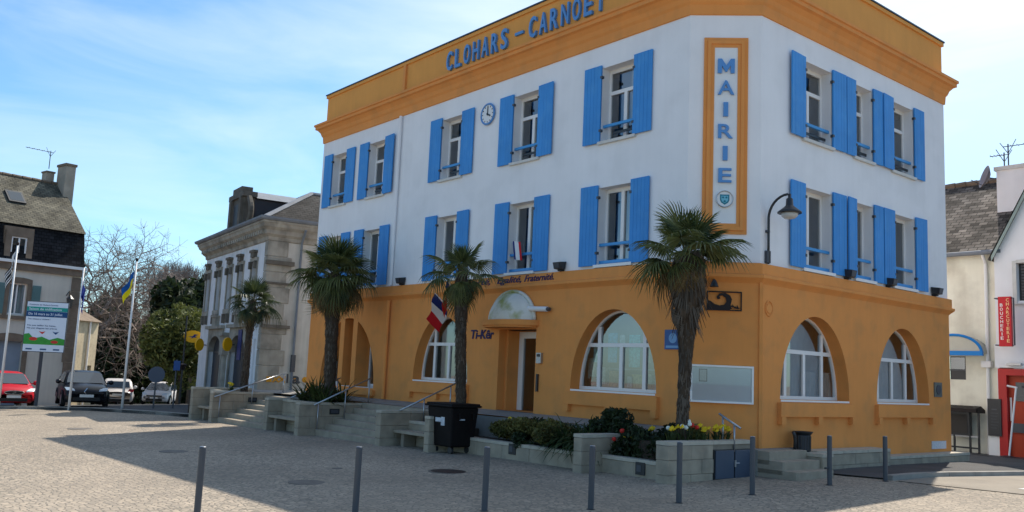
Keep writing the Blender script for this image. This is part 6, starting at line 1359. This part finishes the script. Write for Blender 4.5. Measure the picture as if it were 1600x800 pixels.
# ------------------------------------------------------------------ cars
TYRE = mat('tyre rubber', (0.015, 0.015, 0.016), 0.85, 0.1); RIM = mat('wheel rim', (0.45, 0.46, 0.48), 0.3, 0.05, metal=.8); BLK = mat('black plastic', (0.012, 0.012, 0.013), 0.5, 0.05)
CHRM = mat('chrome', (0.75, 0.76, 0.78), 0.12, 0.0, metal=1.0); LAMP = mat('headlamp glass', (0.55, 0.62, 0.68), 0.1, 0.05, 20, spec=.8); PLATE = mat('number plate', (0.62, 0.62, 0.60), 0.5, 0.06, 30); TAIL = mat('tail lamp red', (0.40, 0.012, 0.015), 0.2, 0.0, spec=.7)
def paint(name, c): return mat(name, c, 0.32, 0.02, spec=.3, coat=.05)
def car(label, loc, rz, m, front='diamond', L_=4.0, W_=1.74, H_=1.46, suv=0.0):
    t = thing('parked_car', label, 'car', loc, rz, 'cars parked beyond the kerb'); k = W_/1.74; lx = L_/4.0; hh = (H_-.95)/.50
    st = [(-2.0, .70, .38, .74, .80), (-1.94, .80, .28, .90, .96), (-1.5, .855, .22, .95, 1.0), (-.6, .87, .19, .94, .98), (.4, .87, .19, .93, .97), (1.02, .865, .19, .91, .96), (1.35, .85, .20, .85, .925), (1.68, .80, .22, .76, .84), (1.86, .74, .26, .68, .74), (1.96, .64, .32, .58, .62)]
    mb = MB(); ring = []
    for x, w_, zb, zs, zt in st:
        half = [(0, zb), (.86*w_, zb), (.98*w_, zb+.10), (w_, zb+.26), (.985*w_, zs-.16), (.94*w_, zs), (.72*w_, zt), (0, zt+.03)]
        ring.append([(x*lx, y*k, z) for y, z in half]+[(x*lx, -y*k, z) for y, z in half[-2:0:-1]])
    n = len(ring[0]); mb.add([p for r in ring for p in r], [(i*n+j, i*n+(j+1) % n, (i+1)*n+(j+1) % n, (i+1)*n+j) for i in range(len(st)-1) for j in range(n)]+[tuple(range(n)), tuple((len(st)-1)*n+j for j in range(n))])
    mb.build('body', m, t, smooth=True, local=True)
    cb = [(-1.90, .74, .97, .95), (-1.62, .70, .97, 1.36), (-1.35, .66, .97, 1.43), (-.5, .64, .97, 1.47), (.10, .63, .97, 1.435), (.30, .66, .97, 1.38), (1.12, .76, .93, .935)]
    sec = []
    for x, wt, zb, zt in cb:
        zt = .95+(zt-.95)*hh; wb = .80
        sec.append([(x*lx, wb*k, zb), (x*lx, (wb-(wb-wt)*.35*min(1, (zt-.95)/.45))*k if zt > 1 else wb*.97*k, zb+(zt-zb)*.4), (x*lx, wt*k*(1.0 if zt > 1 else 1.02), zt-.03*(zt > 1)), (x*lx, wt*.8*k, zt), (x*lx, 0, zt+.015*(zt > 1))])
    sec = [s_+[(x, -y, z) for x, y, z in s_[-2::-1]] for s_ in sec]; n = 9
    mb = MB(); mb.add([p for r in sec for p in r], [(i*n+j, i*n+j+1, (i+1)*n+j+1, (i+1)*n+j) for i in range(len(sec)-1) for j in range(n-1)]); mb.build('roof', m, t, smooth=True, local=True)
    zr = lambda z: .95+(z-.95)*hh
    def gl(name, pts, off): mb = MB(); mb.add([Vector(p)+Vector(off) for p in pts], [tuple(range(len(pts)))]); mb.build(name, CARGL, t, local=True)
    gl('windscreen', [(1.08*lx, -.70*k, .965), (1.08*lx, .70*k, .965), (.70*lx, .66*k, zr(1.17)), (.36*lx, .58*k, zr(1.375)), (.36*lx, -.58*k, zr(1.375)), (.70*lx, -.66*k, zr(1.17))], (.03, 0, .03))
    gl('rear_window', [(-1.86*lx, -.62*k, 1.04), (-1.86*lx, .62*k, 1.04), (-1.645*lx, .56*k, zr(1.34)), (-1.645*lx, -.56*k, zr(1.34))], (-.03, 0, .015))
    for s in (-1, 1):
        gl('side_window', [(-1.55*lx, s*.79*k, 1.0), (-.35*lx, s*.80*k, 1.0), (-.35*lx, s*.665*k, zr(1.38)), (-1.35*lx, s*.675*k, zr(1.34))], (0, s*.022, 0))
        gl('side_window', [(-.27*lx, s*.80*k, 1.0), (.88*lx, s*.79*k, 1.0), (.22*lx, s*.665*k, zr(1.33)), (-.27*lx, s*.665*k, zr(1.38))], (0, s*.022, 0))
        mb = MB(); mb.lathe([(.0, -.10), (.07, -.08), (.10, 0), (.07, .08), (0, .10)], (.78*lx, s*1.0*k, 1.02), 8, axis=(0, 1, 0)); mb.tube([(.8*lx, s*.8*k, .98), (.78*lx, s*.95*k, 1.0)], .025, 5); mb.build('mirror', m, t, smooth=True, local=True)
        # lamps
        mb = MB(); mb.add([(1.90*lx, s*.42*k, .66), (1.80*lx, s*.72*k, .68), (1.62*lx, s*.80*k, .80), (1.72*lx, s*.60*k, .80), (1.86*lx, s*.44*k, .73)], [(0, 1, 2, 3, 4)]); vs = [Vector(p)+Vector((.035, s*.02, .02)) for p in mb.v]; mb.v = [tuple(p) for p in vs]; mb.build('headlight', LAMP, t, local=True)
        mb = MB(); mb.add([(-1.955*lx, s*.50*k, .86), (-1.955*lx, s*.78*k, .80), (-1.88*lx, s*.84*k, .98), (-1.93*lx, s*.60*k, 1.0)], [(0, 1, 2, 3)]); mb.v = [tuple(Vector(p)+Vector((-.04, s*.01, 0))) for p in mb.v]; mb.build('tail_light', TAIL, t, local=True)
        mb = MB(); mb.lathe([(0, 0), (.05, 0), (.05, .02), (0, .02)], (1.88*lx, s*.56*k, .40), 10, axis=(1, 0, 0)); mb.build('fog_lamp', LAMP, t, local=True)
        for xw in (-1.25, 1.22):
            c = (xw*lx, s*.80*k, .31); mb = MB(); mb.lathe([(.20, -.10), (.30, -.09), (.31, -.05), (.31, .06), (.29, .085), (.20, .08)], c, 20, axis=(0, s, 0)); wh = mb.build('wheel', TYRE, t, smooth=False, local=True)
            mb = MB(); mb.lathe([(0, .06), (.05, .085), (.19, .07), (.205, .085)], c, 20, axis=(0, s, 0)); mb.build('rim', RIM, wh, local=True)
            mb = MB(); mb.tube([(c[0]+.36*math.cos(a), s*.868*k, .31+.36*math.sin(a)) for a in [math.pi*i/10 for i in range(11)]], .035, 5); mb.build('wheel_arch', BLK, t, local=True)
    mb = MB(); mb.box(1.90*lx, 1.985*lx, -.50*k, .50*k, .30, .44); mb.build('air_intake', BLK, t, local=True)
    mb = MB(); mb.box(1.97*lx, 2.0*lx, -.26, .26, .44, .55); mb.build('number_plate', PLATE, t, local=True)
    mb = MB(); mb.box(-2.03*lx, -1.99*lx, -.26, .26, .60, .71); mb.build('number_plate', PLATE, t, local=True)
    mb = MB(); mb.box(-2.01*lx, -1.93*lx, -.66*k, .66*k, .28, .42); mb.build('rear_bumper', BLK, t, local=True)
    if front == 'oval':
        n = 16; P = [(1.955*lx, .36*math.cos(2*math.pi*i/n), .655+.075*math.sin(2*math.pi*i/n)) for i in range(n)]; mb = MB(); mb.add(P+[(x+.03, y, z) for x, y, z in P], [tuple(range(n, 2*n))]+[(i, (i+1) % n, (i+1) % n+n, i+n) for i in range(n)]); g = mb.build('grille', BLK, t, local=True)
        mb = MB(); mb.tube([(x+.03, y, z) for x, y, z in P]+[(P[0][0]+.03, P[0][1], P[0][2])], .018, 5, caps=False); mb.build('grille_ring', CHRM, g, local=True)
        mb = MB(); mb.tube([(1.99*lx, .07, .695), (1.99*lx, -.06, .685), (1.99*lx, .06, .655), (1.99*lx, -.06, .625), (1.99*lx, -.07, .615)], .016, 5); mb.build('badge', CHRM, g, local=True)
    else:
        mb = MB(); mb.box(1.90*lx, 1.975*lx, -.48*k, .48*k, .58, .66); g = mb.build('grille', BLK, t, local=True)
        if front == 'diamond':
            q = [(0, .15), (-.10, 0), (0, -.15), (.10, 0)]; mb = MB(); path = [(1.99*lx, y, .655+z) for y, z in q+q[:1]]; mb.tube(path, .022, 6, caps=False); mb.build('badge', CHRM, g, local=True)
    return t
def gz2(x, y): return gz(x, y)+.115
car('red hatchback with a chrome ringed oval grille parked at far left', (-30.75, -6.95, gz2(-30.7, -7)), .0, paint('red car paint', (0.50, 0.012, 0.025)), 'oval', 4.2, 1.76, 1.44)
car('black hatchback with a diamond badge parked beside the red car', (-28.65, -4.40, gz2(-28.7, -4.4)), -.16, paint('black car paint', (0.006, 0.007, 0.012)), 'diamond', 4.05, 1.74, 1.45)
car('silver hatchback seen from behind next to the black car', (-42.9, 1.15, gz2(-42.9, 1.15)), math.radians(165), paint('silver car paint', (0.55, 0.53, 0.53)), 'plain', 4.1, 1.76, 1.50)
car('small red car half hidden behind the right flagpole', (-57.0, 4.6, gz2(-57, 4.6)), math.radians(160), paint('dark red car paint', (0.38, 0.02, 0.03)), 'plain', 4.0, 1.7, 1.45)
car('white car parked far off under the dark trees', (-50.6, 6.3, gz2(-50.6, 6.3)), math.radians(-30), paint('white car paint', (0.68, 0.64, 0.63)), 'plain', 4.2, 1.80, 1.48)

# ------------------------------------------------------------------ flagpoles, poster, street signs
def flagpole(label, x, y, top, r=.055):
    z = gz(x, y); t = thing('flagpole', label, 'flagpole', (x, y, z), group='white flagpoles along the kerb')
    mb = MB(); mb.tube([(x, y, z-.1), (x, y, top)], [r, r*.6], 10); mb.build('pole', WHITEP, t, smooth=True)
    mb = MB(); mb.lathe([(.02, 0), (.05, .05), (.06, .10), (.03, .15), (0, .17)], (x, y, top), 10); mb.build('finial', IRON, t, smooth=True); return t
FBL = mat('flag black', (0.02, 0.02, 0.025), .8, .05); FYE = mat('flag yellow', lin(235, 215, 20), .8, .05); FUB = mat('flag mid blue', lin(20, 90, 165), .8, .05); FEU = mat('flag deep blue', lin(35, 60, 150), .8, .05)
IR = Vector((.64, .77, 0)); TC = Vector((.77, -.64, 0))
def pole_flag(label, x, y, top, L_, H_, mats, pick, sgn=-1, sway=.38):
    t = thing('pole_flag', label, 'flag', (x, y, top-H_))
    def fn(u, v):
        hang = u*L_; return Vector((x, y, top-.25))+IR*(sgn*(.05+sway*hang*(1-.25*v)))+TC*(.10*math.sin(u*8+v*1.5))+Vector((0, 0, -v*H_-hang*.78*(1-.0*v)))
    flag_cloth('cloth', t, fn, 14, 10, mats, pick)
flagpole('white flagpole nearest the left edge with a striped flag', -28.72, -7.45, -.25)
flagpole('white flagpole between the poster and the black car', -26.75, -5.32, -1.05)
flagpole('white flagpole with a blue and yellow flag right of the silver car', -25.3, -3.72, -.72)
pole_flag('hanging black and white striped flag on the leftmost pole', -28.72, -7.45, -.25, 1.25, .75, [FBL, FB_[1]], lambda u, v: int(v*9) % 2 if u > .42 or v > .45 else 1, -1, .22)
pole_flag('deep blue flag furled against the middle flagpole', -26.75, -5.32, -1.3, .9, .7, [FEU, FYE], lambda u, v: 0, 1, .12)
pole_flag('blue and yellow flag hanging from the right flagpole', -25.3, -3.72, -.85, 1.0, .62, [FUB, FYE], lambda u, v: 0 if v < .5 else 1, -1, .42)
# poster panel
t = thing('poster_panel', 'green and white poster about nesting season on a dark post', 'poster sign', (-28.4, -6.25, -6.84))
pz = gz(-28.3, -6.2); mb = MB(); mb.box(-28.36, -28.24, -6.26, -6.14, pz-.1, -4.4); mb.build('post', GREYM, t)
FPP = Fac((-28.20, -6.18), (.50, .866), (.866, -.50)); w2, z0, z1 = .78, -4.52, -2.50
mb = MB(); fbox(mb, FPP, -w2-.03, w2+.03, z0-.03, z1+.03, -.05, 0); mb.build('panel', GREYM, t)
PWH = mat('poster white', lin(215, 225, 240), .6, .02); PGR = mat('poster turquoise', lin(25, 150, 140), .6, .03); PNV = mat('poster navy', lin(25, 75, 125), .6, .03); PLG = mat('poster green', lin(60, 150, 60), .6, .08, 8); PRD = mat('poster red', lin(205, 60, 50), .6, .05); PTX = mat('poster text', lin(60, 90, 130), .6, 0)
def pr(a, b, c_, e_, m_, d=.006, nm='print'): mb = MB(); fbox(mb, FPP, a, b, c_, e_, 0, d); mb.build(nm, m_, t)
H = z1-z0
pr(-w2, w2, z0, z1, PWH, .004, 'sheet'); pr(-w2, w2, z1-.33*H*.55, z1-.10*H, PGR, .008, 'title_band'); pr(-w2, w2, z1-.30*H, z1-.185*H, PNV, .009, 'date_band')
for body, zz, h, m_, wd in (('Saison de nidification', z1-.165*H, .10, PWH, 1.25), ('Du 16 mars au 31 juillet', z1-.265*H, .10, PWH, 1.30), ('Ne pas tailler les haies,', z1-.49*H, .06, PTX, 1.1), ('Ne pas élaguer les arbres', z1-.545*H, .06, PTX, 1.15), ('Des oiseaux y nichent !', z1-.36*H, .06, PTX, .85), ("Commune de Clohars-Carnoët", z1-.07*H, .055, PTX, 1.1)):
    mb = MB(); ftext(mb, FPP, body, -w2+.08, zz, h, .009, .012, width=wd, bold=.012, align='L'); mb.build('text_line', m_, t)
mb = MB(); hp_ = [(-w2, z0+.14*H), (w2, z0+.14*H), (w2, z0+.26*H), (.5, z0+.29*H), (.2, z0+.24*H), (-.1, z0+.30*H), (-.4, z0+.26*H), (-.6, z0+.36*H), (-w2, z0+.34*H)]; mb.add([FPP.W(a, b, .010) for a, b in hp_], [tuple(range(9))]); mb.build('hedge_print', PLG, t)
for a, b, r_ in ((-.42, .25, .16), (.40, .20, .14)): mb = MB(); mb.add([FPP.W(a+r_*math.cos(2*math.pi*i/14), z0+b*H+.45*r_*math.sin(2*math.pi*i/14), .012) for i in range(14)], [tuple(range(14))]); mb.build('flower_print', PRD, t)
for a, m_ in ((-.1, PRD), (.42, PNV)): mb = MB(); mb.add([FPP.W(a+x, z0+.38*H+z, .012) for x, z in ((-.14, .06), (-.02, .03), (.12, .06), (.05, -.02), (.0, -.06), (-.06, -.01))], [tuple(range(6))]); mb.build('bird_print', m_, t)
for a in (-.55, .0, .5): pr(a-.12, a+.12, z0+.03*H, z0+.06*H, PTX, .009, 'logo_print')
# small signs near the kerb
BLS = mat('blue road sign', lin(35, 75, 135), .5, .05)
t = thing('round_road_sign', 'round dark backed road sign on a pole left of the stone end wall', 'road sign', (-25.3, -2.5, -6.7))
mb = MB(); mb.tube([(-25.3, -2.5, gz(-25.3, -2.5)), (-25.3, -2.5, -4.95)], .035, 8); mb.build('pole', GREYM, t)
mb = MB(); mb.lathe([(.0, 0), (.33, 0), (.33, .03), (0, .03)], (-25.27, -2.5, -5.25), 24, axis=(.85, -.52, 0)); mb.build('disc', CABM, t)
t = thing('square_road_sign', 'small square blue road sign on a thin dark pole near the post office', 'road sign', (-25.2, -1.75, -6.7))
mb = MB(); mb.tube([(-25.2, -1.75, gz(-25.2, -1.75)), (-25.2, -1.75, -4.6)], .035, 8); mb.build('pole', GREYM, t)
mb = MB(); u = Vector((.52, .85, 0)); c = Vector((-25.15, -1.75, -4.85)); mb.add([c+u*a+Vector((0, 0, b))+Vector((.85, -.52, 0))*d for d in (0, .03) for a, b in ((-.13, -.2), (.13, -.2), (.13, .2), (-.13, .2))], [(0, 1, 2, 3), (4, 5, 6, 7), (0, 1, 5, 4), (1, 2, 6, 5), (2, 3, 7, 6), (3, 0, 4, 7)]); mb.build('panel', BLS, t)
t = thing('lamp_post', 'thin dark post with a small basket beside the cream annex', 'post', (-33.0, 1.3, -6.7))
mb = MB(); mb.tube([(-33.0, 1.3, -6.8), (-33.0, 1.3, -2.4)], [.06, .04], 8); mb.build('pole', DARKM, t)
mb = MB(); mb.lathe([(.10, 0), (.2, .25), (.22, .27), (.1, .3)], (-33.0, 1.3, -5.1), 10); mb.build('basket', IRON, t)

# ------------------------------------------------------------------ trees
def bare_tree(name, label, base, h, seed, spread=1.0, levels=6, lean=(0, 0), r0=.42, up=.1, fork=3):
    rg = random.Random(seed); t = thing(name, label, 'tree', base); trunk = MB(); V = []
    def seg(a, b, ra, rb):
        d = (b-a); d.normalize(); s = d.cross(Vector((.3, .5, .8))).normalized(); q = d.cross(s)
        for k in range(3):
            a0, a1 = 2.094*k, 2.094*(k+1); e0 = s*math.cos(a0)+q*math.sin(a0); e1 = s*math.cos(a1)+q*math.sin(a1)
            V.append([a+e0*ra, a+e1*ra, b+e1*rb, b+e0*rb])
    def grow(p, d, l, r, lev):
        if lev == 0: return
        n = 3; a = p; dd = d.copy()
        for i in range(n):
            jt = .22 if lev < 5 else .12; dd = (dd+Vector((rg.uniform(-jt, jt), rg.uniform(-jt, jt), rg.uniform(-.10, .12)+up*.35))).normalized(); b = a+dd*(l/n); ra, rb = r*(1-.30*i/n), r*(1-.30*(i+1)/n)
            if lev >= levels-1: trunk.tube([a, b], [ra, rb], 7, caps=False)
            else: seg(a, b, ra, rb)
            if lev < levels and (i > 0 or lev < 4) and lev > 1: 
                x = dd.orthogonal(); x.rotate(Quaternion(dd, rg.uniform(0, 6.28))); grow(b, (dd*.75+x*rg.uniform(.5, .9)*spread).normalized(), l*rg.uniform(.5, .68), rb*.5, lev-2 if lev > 2 else lev-1)
            a = b
        k = fork if lev > 2 else 3; ph = rg.uniform(0, 6.28)
        for j in range(k):
            x = dd.orthogonal(); x.rotate(Quaternion(dd, ph+6.283*j/k+rg.uniform(-.4, .4))); nd = (dd*rg.uniform(.6, 1.0)+x*rg.uniform(.45, .85)*spread+Vector((0, 0, up))).normalized()
            grow(a, nd, l*rg.uniform(.66, .86), r*.62, lev-1)
    grow(Vector(base), Vector((lean[0], lean[1], 1)).normalized(), h*.24, r0, levels)
    trunk.build('trunk', BARK, t); np_quads('crown', np.array([[list(p) for p in q] for q in V]), TWIG, t); return t
bare_tree('bare_oak', 'big bare oak with a broad twiggy crown behind the left house', (-56.0, 3.0, -8.2), 16.0, 4, 1.15, 8, (.0, .0), .33, .04, 3)
bare_tree('bare_tree', 'smaller bare tree with fine upright twigs left of the post office roof', (-74, 15.5, -8.5), 14.5, 8, .62, 8, (0, 0), .3, .30, 3)
cloud_tree('dark_conifer', 'dark evergreen tree rising beside the post office', 'tree', (-48.2, 7.4, -7.6), 9.2, 3.0, LEAFD, .30, 7000, .25, 16, 3)
cloud_tree('dark_evergreen', 'wide dark evergreen tree behind the parked cars', 'tree', (-68, 8.0, -8.8), 9.6, 4.2, LEAFD, .30, 7000, .25, 16, 4, crown0=.0)
cloud_tree('dark_evergreen', 'dark evergreen tree mass behind the blue and yellow flag', 'tree', (-70, 13.5, -8.9), 9.4, 4.2, LEAFD, .28, 6000, .25, 16, 5, crown0=.0)
cloud_tree('dark_evergreen', 'low dark evergreen behind the white far car', 'tree', (-72, 11.0, -9.0), 7.4, 4.0, LEAFD, .24, 5000, .2, 14, 6, crown0=.0)
cloud_tree('dark_evergreen', 'dark evergreen tree filling the gap behind the round bush', 'tree', (-56, 11.0, -8.2), 8.0, 3.6, LEAFD, .28, 6000, .25, 16, 9, crown0=.0)
cloud_tree('round_bush', 'round yellow green bush with a sunlit top beside the post office', 'bush', (-39.4, 3.5, -7.3), 5.9, 2.05, LEAFY, .15, 10000, .15, 24, 7, crown0=.22, spread=.85)
cloud_tree('green_shrub', 'leafy shrub peeping over the cream annex wall', 'shrub', (-36.3, 4.6, -7.0), 4.2, 1.0, LEAFM, .12, 2500, .08, 10, 13, crown0=.0)
# clipped hedge at the end of the street
rng = np.random.default_rng(40); n = 9000; a = rng.random(n); V0 = np.stack([-70+10.0*a+rng.normal(0, .25, n), 3.0+14.0*a+rng.normal(0, .25, n), -8.7+2.5*rng.random(n)**.8], 1)
d1 = rng.normal(size=(n, 3)); d1 /= np.linalg.norm(d1, axis=1)[:, None]; d2_ = np.cross(d1, rng.normal(size=(n, 3))); d2_ /= np.linalg.norm(d2_, axis=1)[:, None]
tag(np_quads('hedge', np.stack([V0-d1*.2, V0+d2_*.09, V0+d1*.2, V0-d2_*.09], 1), LEAFM), 'clipped hedge with a sunlit top at the end of the street', 'hedge')
